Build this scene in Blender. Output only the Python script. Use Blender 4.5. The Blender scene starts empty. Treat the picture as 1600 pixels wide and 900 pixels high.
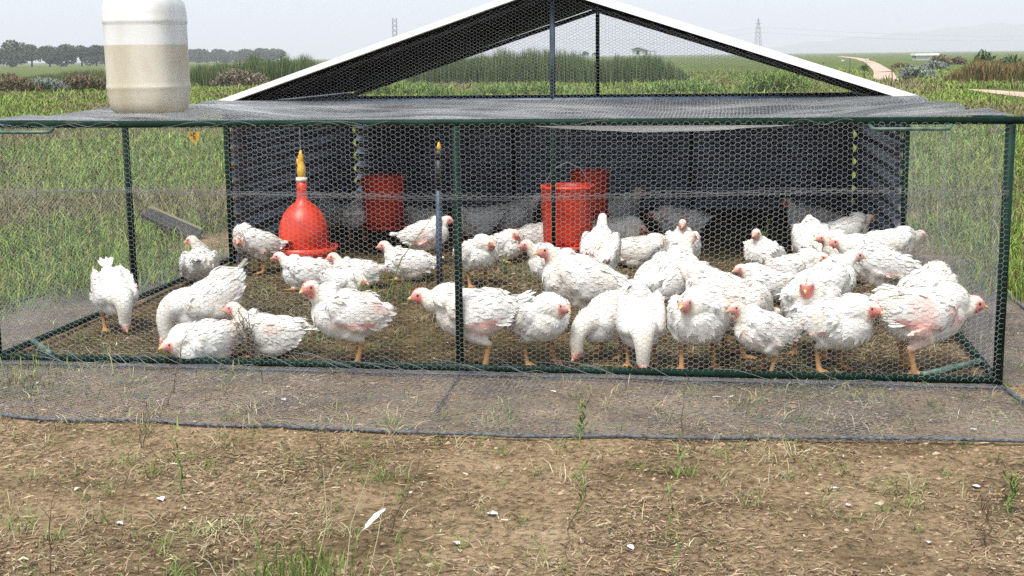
import bpy, math, random
import numpy as np
from mathutils import Vector, Matrix
R = math.radians
rnd = random.Random(7)
rng = np.random.default_rng(11)
scene = bpy.context.scene
col = scene.collection

# ------------------------------------------------------------------ camera
CAM = np.array([2.9943, -5.0732, 1.2506]); YAW, PITCH, ROLL, FPX = -0.1557, 0.1727, -0.0123, 2075.2
CF = np.array([math.sin(YAW)*math.cos(PITCH), math.cos(YAW)*math.cos(PITCH), -math.sin(PITCH)])
_R0 = np.array([math.cos(YAW), -math.sin(YAW), 0.0]); _U0 = np.cross(_R0, CF)
CR = _R0*math.cos(ROLL) + _U0*math.sin(ROLL); CU = -_R0*math.sin(ROLL) + _U0*math.cos(ROLL)
cd = bpy.data.cameras.new('camera'); cam = bpy.data.objects.new('camera', cd); col.objects.link(cam)
m = Matrix(((CR[0], CU[0], -CF[0], CAM[0]), (CR[1], CU[1], -CF[1], CAM[1]), (CR[2], CU[2], -CF[2], CAM[2]), (0, 0, 0, 1)))
cam.matrix_world = m
cd.sensor_width = 36.0; cd.lens = FPX/1600*36.0; cd.clip_start = 0.05; cd.clip_end = 20000
scene.camera = cam

# ------------------------------------------------------------------ light
SUN_EL, SUN_AZ = R(62), R(200)      # azimuth measured clockwise from +Y
world = bpy.data.worlds.new("World"); scene.world = world; world.use_nodes = True
wt = world.node_tree; wt.nodes.clear()
wo = wt.nodes.new('ShaderNodeOutputWorld'); bg = wt.nodes.new('ShaderNodeBackground')
sky = wt.nodes.new('ShaderNodeTexSky'); sky.sky_type = 'NISHITA'; sky.sun_disc = False
sky.sun_elevation = SUN_EL; sky.sun_rotation = SUN_AZ; sky.air_density = 1.0; sky.dust_density = 3.0; sky.ozone_density = 1.0
mixw = wt.nodes.new('ShaderNodeMix'); mixw.data_type = 'RGBA'; mixw.inputs[0].default_value = 0.86
wt.links.new(sky.outputs[0], mixw.inputs[6]); mixw.inputs[7].default_value = (5.3, 5.9, 6.75, 1)
bg.inputs['Strength'].default_value = 0.10
wt.links.new(mixw.outputs[2], bg.inputs[0]); wt.links.new(bg.outputs[0], wo.inputs[0])
sd = bpy.data.lights.new('sun', 'SUN'); sd.energy = 3.3; sd.angle = R(20); sd.color = (1.0, 0.965, 0.91)
sun = bpy.data.objects.new('sun', sd); col.objects.link(sun)
sdir = Vector((math.sin(SUN_AZ)*math.cos(SUN_EL), math.cos(SUN_AZ)*math.cos(SUN_EL), math.sin(SUN_EL)))
sun.rotation_euler = sdir.to_track_quat('Z', 'Y').to_euler(); sun.location = (0, -20, 60)
vs = scene.view_settings; vs.view_transform = 'Standard'; vs.look = 'None'; vs.gamma = 1; vs.use_curve_mapping = False
vs.exposure = 0.95
scene.cycles.use_denoising = False; scene.cycles.max_bounces = 8; scene.cycles.volume_bounces = 0

# ------------------------------------------------------------------ helpers
def ray(x, y):
    d = CF*FPX + CR*(x-800) + CU*(450-y); return d/np.linalg.norm(d)
def gp(x, y, z=0.0):                 # where a point at height z that the photo shows at x, y stands
    d = ray(x, y); t = (z-CAM[2])/d[2]; return CAM + d*t
def at_dist(x, y, dist):             # a point at a horizontal distance from the viewer
    d = ray(x, y); return CAM + d*(dist/math.hypot(d[0], d[1]))
def vnoise(x, y, seed=0):
    xi = np.floor(x).astype(np.int64); yi = np.floor(y).astype(np.int64); fx = x-xi; fy = y-yi
    fx = fx*fx*(3-2*fx); fy = fy*fy*(3-2*fy)
    def h(a, b):
        n = (a*374761393 + b*668265263 + seed*974711) & 0x7fffffff
        n = ((n ^ (n >> 13))*1274126177) & 0x7fffffff
        return ((n ^ (n >> 16)) & 0xffff)/65535.0
    return (h(xi, yi)*(1-fx)+h(xi+1, yi)*fx)*(1-fy)+(h(xi, yi+1)*(1-fx)+h(xi+1, yi+1)*fx)*fy
def fbm(x, y, o=4, seed=0):
    s = 0; a = .5
    for k in range(o): s = s+a*vnoise(x*2**k, y*2**k, seed+k); a *= .5
    return s
def mat(name, base, rough=.7, metal=0., spec=.5, nodes=None):
    mt = bpy.data.materials.new(name); mt.use_nodes = True; b = mt.node_tree.nodes['Principled BSDF']
    b.inputs['Base Color'].default_value = (*base, 1); b.inputs['Roughness'].default_value = rough
    b.inputs['Metallic'].default_value = metal; b.inputs['Specular IOR Level'].default_value = spec
    if nodes: nodes(mt.node_tree, b)
    return mt
def N(nt, t, **kw):
    n = nt.nodes.new(t)
    for k, v in kw.items():
        if k.startswith('i_'): n.inputs[int(k[2:]) if k[2:].isdigit() else k[2:].replace('_', ' ')].default_value = v
        else: setattr(n, k, v)
    return n
def noise_mix(scale, c0, c1, lo=.35, hi=.65, bump=0., detail=6, coord='Object', bscale=None, rough=None):
    def f(nt, b):
        tc = N(nt, 'ShaderNodeTexCoord'); nz = N(nt, 'ShaderNodeTexNoise', i_Scale=scale, i_Detail=detail)
        nt.links.new(tc.outputs[coord], nz.inputs['Vector'])
        cr = N(nt, 'ShaderNodeValToRGB'); cr.color_ramp.elements[0].position = lo; cr.color_ramp.elements[1].position = hi
        cr.color_ramp.elements[0].color = (*c0, 1); cr.color_ramp.elements[1].color = (*c1, 1)
        nt.links.new(nz.outputs[0], cr.inputs[0]); nt.links.new(cr.outputs[0], b.inputs['Base Color'])
        if bump:
            n2 = N(nt, 'ShaderNodeTexNoise', i_Scale=bscale or scale*4, i_Detail=5); nt.links.new(tc.outputs[coord], n2.inputs['Vector'])
            bp = N(nt, 'ShaderNodeBump', i_Strength=bump, i_Distance=.01); nt.links.new(n2.outputs[0], bp.inputs['Height']); nt.links.new(bp.outputs[0], b.inputs['Normal'])
        if rough:
            mr = N(nt, 'ShaderNodeMapRange'); mr.inputs[3].default_value = rough[0]; mr.inputs[4].default_value = rough[1]
            nt.links.new(nz.outputs[0], mr.inputs[0]); nt.links.new(mr.outputs[0], b.inputs['Roughness'])
    return f
def attr_nodes(bump=0., bscale=60, var=None):
    def f(nt, b):
        a = N(nt, 'ShaderNodeAttribute', attribute_name='Col')
        nt.links.new(a.outputs['Color'], b.inputs['Base Color'])
        if bump:
            tc = N(nt, 'ShaderNodeTexCoord'); n2 = N(nt, 'ShaderNodeTexNoise', i_Scale=bscale, i_Detail=4); nt.links.new(tc.outputs['Object'], n2.inputs['Vector'])
            bp = N(nt, 'ShaderNodeBump', i_Strength=bump, i_Distance=.004); nt.links.new(n2.outputs[0], bp.inputs['Height']); nt.links.new(bp.outputs[0], b.inputs['Normal'])
    return f
def npmesh(name, V, F, cols=None, smooth=False):
    """V (n,3); F list of arrays of equal width (tri/quad blocks)"""
    me = bpy.data.meshes.new(name); V = np.asarray(V, np.float32)
    if isinstance(F, np.ndarray): F = [F]
    F = [np.asarray(f, np.int32) for f in F if len(f)]
    idx = np.concatenate([f.ravel() for f in F]); tot = np.concatenate([np.full(len(f), f.shape[1], np.int32) for f in F])
    st = np.concatenate([[0], np.cumsum(tot)[:-1]]).astype(np.int32)
    me.vertices.add(len(V)); me.vertices.foreach_set('co', V.ravel())
    me.loops.add(len(idx)); me.loops.foreach_set('vertex_index', idx)
    me.polygons.add(len(tot)); me.polygons.foreach_set('loop_start', st)
    try: me.polygons.foreach_set('loop_total', tot)
    except Exception: pass
    me.update(calc_edges=True); me.validate()
    if cols is not None:
        ca = me.color_attributes.new('Col', 'FLOAT_COLOR', 'POINT')
        c4 = np.ones((len(V), 4), np.float32); c4[:, :3] = cols; ca.data.foreach_set('color', c4.ravel())
    me.polygons.foreach_set('use_smooth', np.full(len(me.polygons), smooth)); me.update()
    return me
def obj(name, me, material=None, parent=None, **props):
    o = bpy.data.objects.new(name, me); col.objects.link(o)
    if material is not None: me.materials.append(material)
    if parent is not None: o.parent = parent
    for k, v in props.items(): o[k] = v
    return o
def thing(name, label, cat, loc=(0, 0, 0), rz=0., group=None):
    o = bpy.data.objects.new(name, None); col.objects.link(o); o.location = loc; o.rotation_euler = (0, 0, rz)
    o.empty_display_size = .1; o['label'] = label; o['category'] = cat
    if group: o['group'] = group
    return o
class MB:                             # collects closed shapes into one mesh
    def __init__(s): s.v = []; s.f = []; s.n = 0; s.c = []
    def add(s, V, F, c=None):
        V = np.asarray(V, float)
        for f in F: s.f.append([i+s.n for i in f])
        s.v.append(V); s.n += len(V)
        if c is not None: s.c.append(np.tile(np.asarray(c, float), (len(V), 1)) if np.ndim(c) == 1 else c)
        return s
    def box(s, p0, p1, c=None):
        (x0, y0, z0), (x1, y1, z1) = p0, p1
        V = [(x0,y0,z0),(x1,y0,z0),(x1,y1,z0),(x0,y1,z0),(x0,y0,z1),(x1,y0,z1),(x1,y1,z1),(x0,y1,z1)]
        return s.add(V, [(3,2,1,0),(4,5,6,7),(0,1,5,4),(1,2,6,5),(2,3,7,6),(3,0,4,7)], c)
    def tube(s, pts, rad, n=10, c=None, sq=None):
        pts = [np.asarray(p, float) for p in pts]
        if np.ndim(rad) == 0: rad = [rad]*len(pts)
        V = []; F = []; up = None
        for i, p in enumerate(pts):
            t = (pts[min(i+1, len(pts)-1)]-pts[max(i-1, 0)]); t /= np.linalg.norm(t)+1e-12
            if up is None:
                a = np.array([0, 0, 1.]) if abs(t[2]) < .9 else np.array([1., 0, 0])
            else: a = up
            s1 = np.cross(t, a); s1 /= np.linalg.norm(s1)+1e-12; up = np.cross(s1, t)
            r = rad[i]; ra, rb = (r if np.ndim(r) else (r, r))
            for k in range(n):
                th = 2*math.pi*k/n; V.append(p+s1*math.cos(th)*ra+up*math.sin(th)*rb)
        for i in range(len(pts)-1):
            for k in range(n):
                a = i*n+k; b = i*n+(k+1) % n; F.append((a, b, b+n, a+n))
        F.append(tuple(range(n-1, -1, -1))); F.append(tuple((len(pts)-1)*n+k for k in range(n)))
        return s.add(V, F, c)
    def lathe(s, prof, n=32, cx=0, cy=0, c=None, sup=None):
        V = []; F = []
        for r, z in prof:
            for k in range(n):
                th = 2*math.pi*k/n; ct, st = math.cos(th), math.sin(th); q = 1
                if sup: q = 1/((abs(ct)**sup+abs(st)**sup)**(1/sup))
                V.append((cx+r*q*ct, cy+r*q*st, z))
        for i in range(len(prof)-1):
            for k in range(n):
                a = i*n+k; b = i*n+(k+1) % n; F.append((a, b, b+n, a+n))
        F.append(tuple(range(n-1, -1, -1))); F.append(tuple((len(prof)-1)*n+k for k in range(n)))
        return s.add(V, F, c)
    def ell(s, c0, r, Rm=None, nu=14, nv=9, c=None):
        V = []; F = []
        for j in range(1, nv):
            ph = math.pi*j/nv
            for i in range(nu):
                th = 2*math.pi*i/nu; V.append((r[0]*math.sin(ph)*math.cos(th), r[1]*math.sin(ph)*math.sin(th), r[2]*math.cos(ph)))
        V += [(0, 0, r[2]), (0, 0, -r[2])]; V = np.array(V)
        if Rm is not None: V = V@np.array(Rm).T
        V = V+np.asarray(c0)
        for j in range(nv-2):
            for i in range(nu):
                a = j*nu+i; b = j*nu+(i+1) % nu; F.append((a, a+nu, b+nu, b))
        T = (nv-1)*nu
        for i in range(nu):
            F.append((T, i, (i+1) % nu)); F.append((T+1, (nv-2)*nu+(i+1) % nu, (nv-2)*nu+i))
        return s.add(V, F, c)
    def mesh(s, name, smooth=False):
        me = bpy.data.meshes.new(name); V = np.concatenate(s.v); me.from_pydata(V.tolist(), [], s.f); me.update()
        if s.c:
            ca = me.color_attributes.new('Col', 'FLOAT_COLOR', 'POINT'); C = np.ones((len(V), 4)); C[:, :3] = np.concatenate(s.c); ca.data.foreach_set('color', C.ravel().astype(np.float32))
        if smooth: me.shade_smooth()
        return me
    def build(s, name, material, parent=None, smooth=False, **props): return obj(name, s.mesh(name, smooth), material, parent, **props)
def segs(P0, P1, r, sides=3):
    """prisms for many wire pieces at once"""
    P0 = np.asarray(P0); P1 = np.asarray(P1); r = np.broadcast_to(r, (len(P0),))[:, None]
    t = P1-P0; t = t/(np.linalg.norm(t, axis=1, keepdims=True)+1e-12)
    a = np.tile(np.array([.31, .47, .83]), (len(t), 1)); s1 = np.cross(t, a); s1 /= np.linalg.norm(s1, axis=1, keepdims=True); s2 = np.cross(s1, t)
    V = np.empty((len(P0), 2*sides, 3))
    for k in range(sides):
        th = 2*math.pi*k/sides; o = (s1*math.cos(th)+s2*math.sin(th))*r
        V[:, k] = P0+o; V[:, sides+k] = P1+o
    b = np.arange(len(P0))[:, None]*2*sides
    F = np.concatenate([b+np.array([[k, (k+1) % sides, sides+(k+1) % sides, sides+k]]) for k in range(sides)])
    return V.reshape(-1, 3), F
def merge(parts):
    Vs = []; Fs = []; n = 0; Cs = []
    for p in parts:
        V, F = p[0], p[1]; Vs.append(V); Fs.append(F+n); n += len(V)
        if len(p) > 2: Cs.append(p[2])
    return np.concatenate(Vs), np.concatenate(Fs), (np.concatenate(Cs) if Cs else None)

# ------------------------------------------------------------------ materials
M = {}
M['green_paint'] = mat('green_paint', (.005, .03, .018), .6, spec=.15, nodes=noise_mix(9, (.002, .014, .008), (.006, .028, .017), bump=.15, bscale=120))
M['green_worn'] = mat('green_worn', (.08, .17, .12), .5, nodes=noise_mix(25, (.015, .055, .035), (.09, .15, .11), bump=.2))
M['wire'] = mat('galvanised_wire', (.52, .54, .55), .45, .35, nodes=noise_mix(3, (.28, .295, .31), (.44, .455, .47)))
M['wire_light'] = mat('bright_wire', (.6, .62, .64), .5, .15, nodes=noise_mix(2.2, (.42, .44, .47), (.72, .74, .76)))
M['wire_dull'] = mat('dull_wire', (.33, .35, .38), .55, .3, nodes=noise_mix(3, (.24, .26, .29), (.42, .44, .47)))
M['net_edge'] = mat('net_edge_cord', (.08, .09, .11), .8, nodes=noise_mix(60, (.03, .033, .042), (.13, .14, .155), bump=.6))
M['blue_steel'] = mat('blue_grey_steel', (.05, .08, .12), .45, .2, nodes=noise_mix(14, (.03, .05, .08), (.09, .13, .18)))
M['black_steel'] = mat('black_steel', (.012, .014, .016), .5, .1, nodes=noise_mix(10, (.008, .009, .011), (.02, .023, .027)))
M['sheet'] = mat('corrugated_dark_sheet', (.05, .06, .075), .4, .8, nodes=noise_mix(5, (.22, .245, .285), (.38, .41, .465), bump=.1, rough=(.3, .5)))
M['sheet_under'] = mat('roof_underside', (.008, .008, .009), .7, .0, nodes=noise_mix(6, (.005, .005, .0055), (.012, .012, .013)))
M['white_paint'] = mat('white_roof_trim', (.8, .8, .79), .45, nodes=noise_mix(5, (.72, .72, .70), (.84, .84, .83)))
M['olive_sheet'] = mat('olive_sheet', (.09, .12, .04), .6, nodes=noise_mix(8, (.06, .08, .03), (.13, .16, .06)))
M['red_plastic'] = mat('red_plastic', (.70, .035, .01), .42, nodes=noise_mix(9, (.42, .022, .009), (.66, .045, .012), .3, .6, bump=.1))
M['yellow_plastic'] = mat('yellow_plastic', (.75, .42, .03), .4, nodes=noise_mix(20, (.62, .33, .03), (.8, .5, .05)))
M['white_plastic'] = mat('white_plastic', (.7, .7, .66), .4)
M['black'] = mat('black_plastic', (.01, .01, .01), .5)
M['beak'] = mat('beak_horn', (.72, .42, .13), .4, nodes=noise_mix(90, (.62, .33, .10), (.80, .55, .22)))
M['comb'] = mat('red_comb', (.62, .09, .06), .5, nodes=noise_mix(80, (.5, .06, .045), (.72, .16, .12), bump=.3))
M['eye'] = mat('dark_eye', (.02, .012, .008), .15)
M['plume'] = mat('white_plumage', (.8, .79, .76), .85, spec=.15, nodes=attr_nodes(.35, 90))
M['grass'] = mat('grass_blades', (.08, .13, .03), .7, spec=.25, nodes=attr_nodes())
M['bark'] = mat('bark', (.06, .045, .035), .9, nodes=noise_mix(8, (.04, .03, .022), (.09, .07, .055), bump=.5))
M['rock'] = mat('pale_stone', (.3, .29, .27), .9, nodes=noise_mix(10, (.2, .19, .18), (.42, .41, .38), bump=.5))
M['steel_far'] = mat('pylon_steel', (.25, .27, .29), .6, .4)
M['wood_dark'] = mat('weathered_board', (.03, .028, .026), .85, nodes=noise_mix(12, (.012, .011, .011), (.04, .036, .032), bump=.4))

# ------------------------------------------------------------------ ground
WID, DEP, SH = 4.039, 2.75, 2.90       # run width, run depth, shed depth
def grassiness(X, Y):                  # 0 bare soil, 1 pasture
    n = fbm(X*.9+31, Y*.9+7, 4, 5)-.47
    # distance outside the trodden strip round the run
    dl = -.45-X; dr = X-(WID+.45); db = Y-(DEP+SH+.2)
    side = np.maximum(np.maximum(dl, dr), db)
    g = side*1.3+.35+(Y-1.2)*.28*(Y < 3)+n*1.6
    g = np.where(Y < -0.4, np.minimum(g, n*1.2+.02), g)
    inside = (X > -.05) & (X < WID+.05) & (Y > -.55) & (Y < DEP+SH)
    g = np.where(inside, n*1.1+.05, g)
    return np.clip(g, 0, 1)
def axis(c, near, step, far, k=1.055):
    a = list(np.arange(0, near, step)); s = step
    while a[-1] < far: s *= k; a.append(a[-1]+s)
    a = np.array(a); return np.concatenate([-a[:0:-1], a])+c
gx = axis(2.4, 3.4, .035, 6000, 1.085); gy = axis(.9, 3.4, .035, 6000, 1.085); gy = gy[gy > -300]
GX, GY = np.meshgrid(gx, gy)
def height(X, Y):
    d = np.hypot(X-2.5, Y-1)
    h = (fbm(X*6, Y*6, 4, 1)-.47)*.022*np.exp(-(d/14)**2)+(fbm(X*1.3+5, Y*1.3, 3, 2)-.44)*.03*np.exp(-(d/14)**2)*.8
    h = h+(fbm(X*.05, Y*.05, 3, 9)-.44)*.5*np.clip((d-14)/40, 0, 1)*np.clip(1.2-d/220, 0, 1)
    rim = np.minimum(np.abs(Y), 1)
    return h-.004
GZ = height(GX, GY)
ny, nx = GX.shape
V = np.stack([GX, GY, GZ], -1).reshape(-1, 3)
ii = (np.arange(ny-1)[:, None]*nx+np.arange(nx-1)[None]).ravel()
F = np.stack([ii, ii+1, ii+nx+1, ii+nx], 1)
G = grassiness(GX.ravel(), GY.ravel())
_x, _y = GX.ravel(), GY.ravel(); INS = np.clip(np.minimum(np.minimum(_x, WID-_x), np.minimum(_y-.02, DEP+SH-_y))*6+.3, 0, 1)
me = npmesh('ground', V, F, np.stack([G, INS, INS], 1), True)
def ground_nodes(nt, b):
    tc = N(nt, 'ShaderNodeTexCoord'); L = nt.links.new
    def noise(sc, det=6, rg=.6):
        n = N(nt, 'ShaderNodeTexNoise', i_Scale=sc, i_Detail=det, i_Roughness=rg); L(tc.outputs['Object'], n.inputs['Vector']); return n.outputs[0]
    def ramp(src, els):
        cr = N(nt, 'ShaderNodeValToRGB'); e = cr.color_ramp.elements
        e[0].position, e[0].color = els[0][0], (*els[0][1], 1); e[1].position, e[1].color = els[-1][0], (*els[-1][1], 1)
        for p, c in els[1:-1]: q = e.new(p); q.color = (*c, 1)
        L(src, cr.inputs[0]); return cr.outputs[0]
    def mix(f, a, bb, mode='MIX'):
        mx = N(nt, 'ShaderNodeMix', data_type='RGBA', blend_type=mode)
        if isinstance(f, float): mx.inputs[0].default_value = f
        else: L(f, mx.inputs[0])
        L(a, mx.inputs[6]); L(bb, mx.inputs[7]); return mx.outputs[2]
    soil = ramp(noise(2.2, 8, .68), [(.30, (.095, .067, .038)), (.42, (.25, .178, .104)), (.54, (.38, .275, .168)), (.70, (.48, .365, .24))])
    fine = ramp(noise(46, 5, .7), [(.36, (.35, .32, .28)), (.5, (.9, .88, .85)), (.66, (1.25, 1.2, 1.1))])
    soil = mix(1.0, soil, fine, 'MULTIPLY')
    green = ramp(noise(1.1, 8, .7), [(.32, (.11, .085, .04)), (.45, (.075, .085, .022)), (.56, (.06, .10, .018)), (.72, (.10, .14, .03))])
    far = ramp(noise(.09, 5, .6), [(.35, (.10, .11, .035)), (.5, (.085, .12, .028)), (.68, (.13, .145, .045))])
    green = mix(.5, green, far)
    at = N(nt, 'ShaderNodeAttribute', attribute_name='Col')
    sp_ = N(nt, 'ShaderNodeSeparateColor'); L(at.outputs['Color'], sp_.inputs[0])
    f = ramp(sp_.outputs[0], [(.12, (0, 0, 0)), (.55, (1, 1, 1))])
    dung = ramp(noise(5, 8, .7), [(.36, (.20, .19, .14)), (.5, (.38, .37, .25)), (.62, (.6, .58, .40))])
    wht = N(nt, 'ShaderNodeRGB'); wht.outputs[0].default_value = (1, 1, 1, 1)
    soil = mix(1.0, soil, mix(sp_.outputs[1], wht.outputs[0], dung), 'MULTIPLY')
    L(mix(f, soil, green), b.inputs['Base Color'])
    bp = N(nt, 'ShaderNodeBump', i_Strength=1.0, i_Distance=.035); L(noise(30, 8, .75), bp.inputs['Height']); L(bp.outputs[0], b.inputs['Normal'])
obj('ground', me, mat('soil_and_pasture', (.2, .15, .1), .95, spec=.1, nodes=ground_nodes), kind='structure')
def gh(x, y): return float(height(np.array([x]), np.array([y]))[0])

# dirt track and path
def strip(name, L, Rr, m_, dz=.03, n=14):
    def res(P):
        P = np.array(P, float); t = np.linspace(0, len(P)-1, n); i = np.clip(t.astype(int), 0, len(P)-2); f = (t-i)[:, None]; return P[i]*(1-f)+P[i+1]*f
    A, B = res(L), res(Rr); V = []; F = []
    for i in range(n):
        for k in range(7):
            q = gp(*(A[i]*(1-k/6)+B[i]*k/6)); q[2] = gh(q[0], q[1])+dz; V.append(q)
    for i in range(n-1):
        for k in range(6): a = i*7+k; F.append((a, a+1, a+8, a+7))
    return obj(name, npmesh(name, V, np.array(F), smooth=True), m_, kind='structure')
M['track'] = mat('pale_sandy_track', (.5, .38, .29), .95, spec=.1, nodes=noise_mix(.6, (.36, .25, .19), (.50, .37, .30), bump=.5, bscale=6))
strip('dirt_track', [(1306, 88.3), (1335, 91.5), (1352, 98), (1363, 108), (1366, 117), (1358, 131)], [(1318, 88.2), (1348, 91), (1368, 98), (1386, 106), (1398, 116), (1411, 131)], M['track'], .03)
strip('dirt_path', [(1512, 141.5), (1545, 142.5), (1600, 146), (1700, 152)], [(1516, 143), (1545, 146.5), (1600, 153), (1700, 166)], M['track'], .015)

# ------------------------------------------------------------------ hexagonal wire netting
HS, HH = .0128, .0196
def hexnet(u1, v1, fn, r=.00085, jit=.0012, seed=0, clip=None, r2=None):
    nu = int(u1/(1.5*HS))+1; nv = int(v1/HH)+1
    c, q = np.meshgrid(np.arange(nu), np.arange(nv)); c = c.ravel(); q = q.ravel()
    U = c*1.5*HS; Vv = (q+.5*(c % 2))*HH
    E = [((-HS/2, HH/2), (HS/2, HH/2), 1.5), ((HS/2, HH/2), (HS, 0), 1.), ((HS, 0), (HS/2, -HH/2), 1.)]
    P0 = []; P1 = []; rr = []
    for a, b, k in E:
        A = np.stack([U+a[0], Vv+a[1]], 1); B = np.stack([U+b[0], Vv+b[1]], 1)
        P0.append(A); P1.append(B); rr.append(np.full(len(A), k*r))
    P0 = np.concatenate(P0); P1 = np.concatenate(P1); rr = np.concatenate(rr)
    ok = (P0[:, 0] <= u1) & (P1[:, 0] <= u1) & (P0[:, 1] <= v1) & (P1[:, 1] <= v1) & (P0.min(1) >= 0) & (P1.min(1) >= 0)
    if clip is not None: ok &= clip(P0) & clip(P1)
    P0, P1, rr = P0[ok], P1[ok], rr[ok]
    def w(P):
        k = 1/.03
        du = (vnoise(P[:, 0]*k, P[:, 1]*k, seed)-.5)*2*jit*1.6+(vnoise(P[:, 0]*2.2, P[:, 1]*2.2, seed+3)-.5)*.022
        dv = (vnoise(P[:, 0]*k, P[:, 1]*k, seed+1)-.5)*2*jit*1.6+(vnoise(P[:, 0]*1.7, P[:, 1]*1.7, seed+4)-.5)*.026
        return np.stack([P[:, 0]+du, P[:, 1]+dv], 1)
    A = fn(w(P0)); B = fn(w(P1))
    return segs(A, B, rr)
def bulge(P, amp, seed, k=1.3): return (fbm(P[:, 0]*k+seed, P[:, 1]*k+seed*2, 3, seed)-.44)*amp

# ================================================================== THE RUN
run = thing('chicken_run', 'long low green framed run covered with hexagonal wire netting before the dark shed', 'chicken run')
RR = .0145
def pipe(name, pts, r=RR, m_='green_paint', parent=run, n=12):
    return MB().tube(pts, r, n).build(name, M[m_], parent, True)
zb = .03
pipe('bottom_rail', [(0, 0, zb), (WID, 0, zb)], .0155)
pipe('bottom_rail', [(0, .02, zb), (0, DEP, zb)]); pipe('bottom_rail', [(WID, .02, zb), (WID, DEP, zb)])
pipe('top_rail', [(-.12, 0, 1.0), (WID+.16, 0, 1.0)], .0140)
pipe('top_rail', [(0, .02, .998), (0, DEP, .985)]); pipe('top_rail', [(WID, .02, .998), (WID, DEP, .985)])
pipe('corner_post', [(0, 0, .012), (0, 0, .985)], .018); pipe('corner_post', [(WID, 0, .012), (WID, 0, .985)], .0185)
pipe('centre_post', [(1.985, 0, .045), (1.985, 0, .985)], .0155)
pipe('side_post', [(0, 1.35, .045), (0, 1.35, .98)], .017)
pipe('corner_brace', [(.015, .26, .04), (.235, .015, .04)], .014, 'green_worn')
pipe('corner_brace', [(WID-.015, .26, .04), (WID-.27, .015, .04)], .014, 'green_worn')
def handle(x0, x1):
    z = .972
    pipe('lift_handle', [(x0, -.018, .985), (x0+.012, -.035, z), (x0+.03, -.042, z), (x1-.03, -.042, z), (x1-.012, -.035, z), (x1, -.018, .985)], .007, 'green_worn')
handle(.10, .33); handle(WID-.50, WID-.21)
W_ = M['wire']
def net(name, V, F, m_=None, parent=run, label=None):
    o = obj(name, npmesh(name, V, F, smooth=False), m_ or W_, parent)
    if label: o['label'] = label
    return o
# front face: two rolls meeting in a double line 0.72 m up
fr = lambda P: np.stack([P[:, 0], -.021-.0*P[:, 0]+bulge(P, .02, 3), P[:, 1]+.035], 1)
net('wire_net', *hexnet(WID, .97, fr, .00064, seed=2), label='front netting')
S = []
xs = np.linspace(0, WID, 260)
for k in range(4):
    zz = .725+.012*np.sin(xs*2.1+.5)+(fbm(xs*5+k*9, xs*0+k, 3, k)-.44)*.028+(k-1.5)*.004+.012*(xs/WID-.4)
    yy = -.024-.004*k+(fbm(xs*7+k*3, xs*0, 2, 30+k)-.4)*.01
    P = np.stack([xs, yy, zz], 1); S.append(segs(P[:-1], P[1:], .0009 if k < 2 else .0007))
zz0 = .725
V, F, _ = merge(S)
V2, F2 = hexnet(WID, .035, lambda P: np.stack([P[:, 0]*1.0, -.03+0*P[:, 0], .71+P[:, 1]*.8+.012*np.sin(P[:, 0]*2.1+.5)+.012*(P[:, 0]/WID-.4)], 1), .0006, seed=8)
V, F, _ = merge([(V, F), (V2, F2)]); net('seam_wire', V, F)
# loose looping strands and twists along the lower rail
S = []
for k in range(30):
    x0 = rnd.uniform(0, WID-.4); L = rnd.uniform(.12, .35); t = np.linspace(0, 1, 14)
    P = np.stack([x0+L*t, -.035-.02*np.sin(t*3.1), .055+rnd.uniform(-.01, .03)*(1-t)-.04*t+.012*np.sin(t*rnd.uniform(3, 9))], 1); P[:, 2] = np.maximum(P[:, 2], .006)
    S.append(segs(P[:-1], P[1:], .0011))
for k in range(12):
    x0 = rnd.uniform(0, WID-.2); t = np.linspace(0, 1, 14)
    P = np.stack([x0+.22*t, -.03-.012*np.sin(t*6), 1.0+.010*np.cos(t*rnd.uniform(4, 9)+k)], 1); S.append(segs(P[:-1], P[1:], .001))
for x0, y0 in ((WID, .0), (0, .0), (WID, 0)):
    t = np.linspace(0, 1, 20)
    P = np.stack([x0-.10+.13*t+.02*np.sin(t*7), y0-.03-.02*t, .10*(1-t)*np.sin(t*3)+.03], 1); S.append(segs(P[:-1], P[1:], .0013))
V, F, _ = merge(S); net('tie_wire', V, F)['kind'] = 'stuff'
# top net: sags between the rails
def topz(x, y):
    v = y/DEP; sx = .35+.65*np.exp(-((x-2.75)/.75)**2)+.35*np.exp(-((x-.95)/.45)**2)
    s = np.sin(np.pi*np.clip(v, 0, 1))**.6*sx*.105*np.clip(x/.5, 0, 1)*np.clip((WID-x)/.5, 0, 1)
    near_tank = np.exp(-(((x-.05)/.42)**2+((y-1.75)/.6)**2))
    return 1.020-s*(1-near_tank)-.012*v+(fbm(x*1.7, y*2.6, 3, 4)-.44)*.045*np.clip(v*6, 0, 1)*np.clip((1-v)*6, 0, 1)+.0*near_tank
tp = lambda P: np.stack([P[:, 0]-.02, P[:, 1]-.02, topz(P[:, 0]-.02, P[:, 1]-.02)], 1)
net('wire_net', *hexnet(WID+.03, DEP+.03, tp, .00078, seed=12), label='sagging roof netting', m_=M['wire_light'])
ov = lambda P: np.stack([P[:, 0]-.03, P[:, 1]+1.05, topz(P[:, 0]-.03, P[:, 1]+1.05)+.006], 1)
net('wire_net', *hexnet(WID+.03, .5, ov, .0005, seed=17), label='overlapping strip of roof netting')
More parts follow.
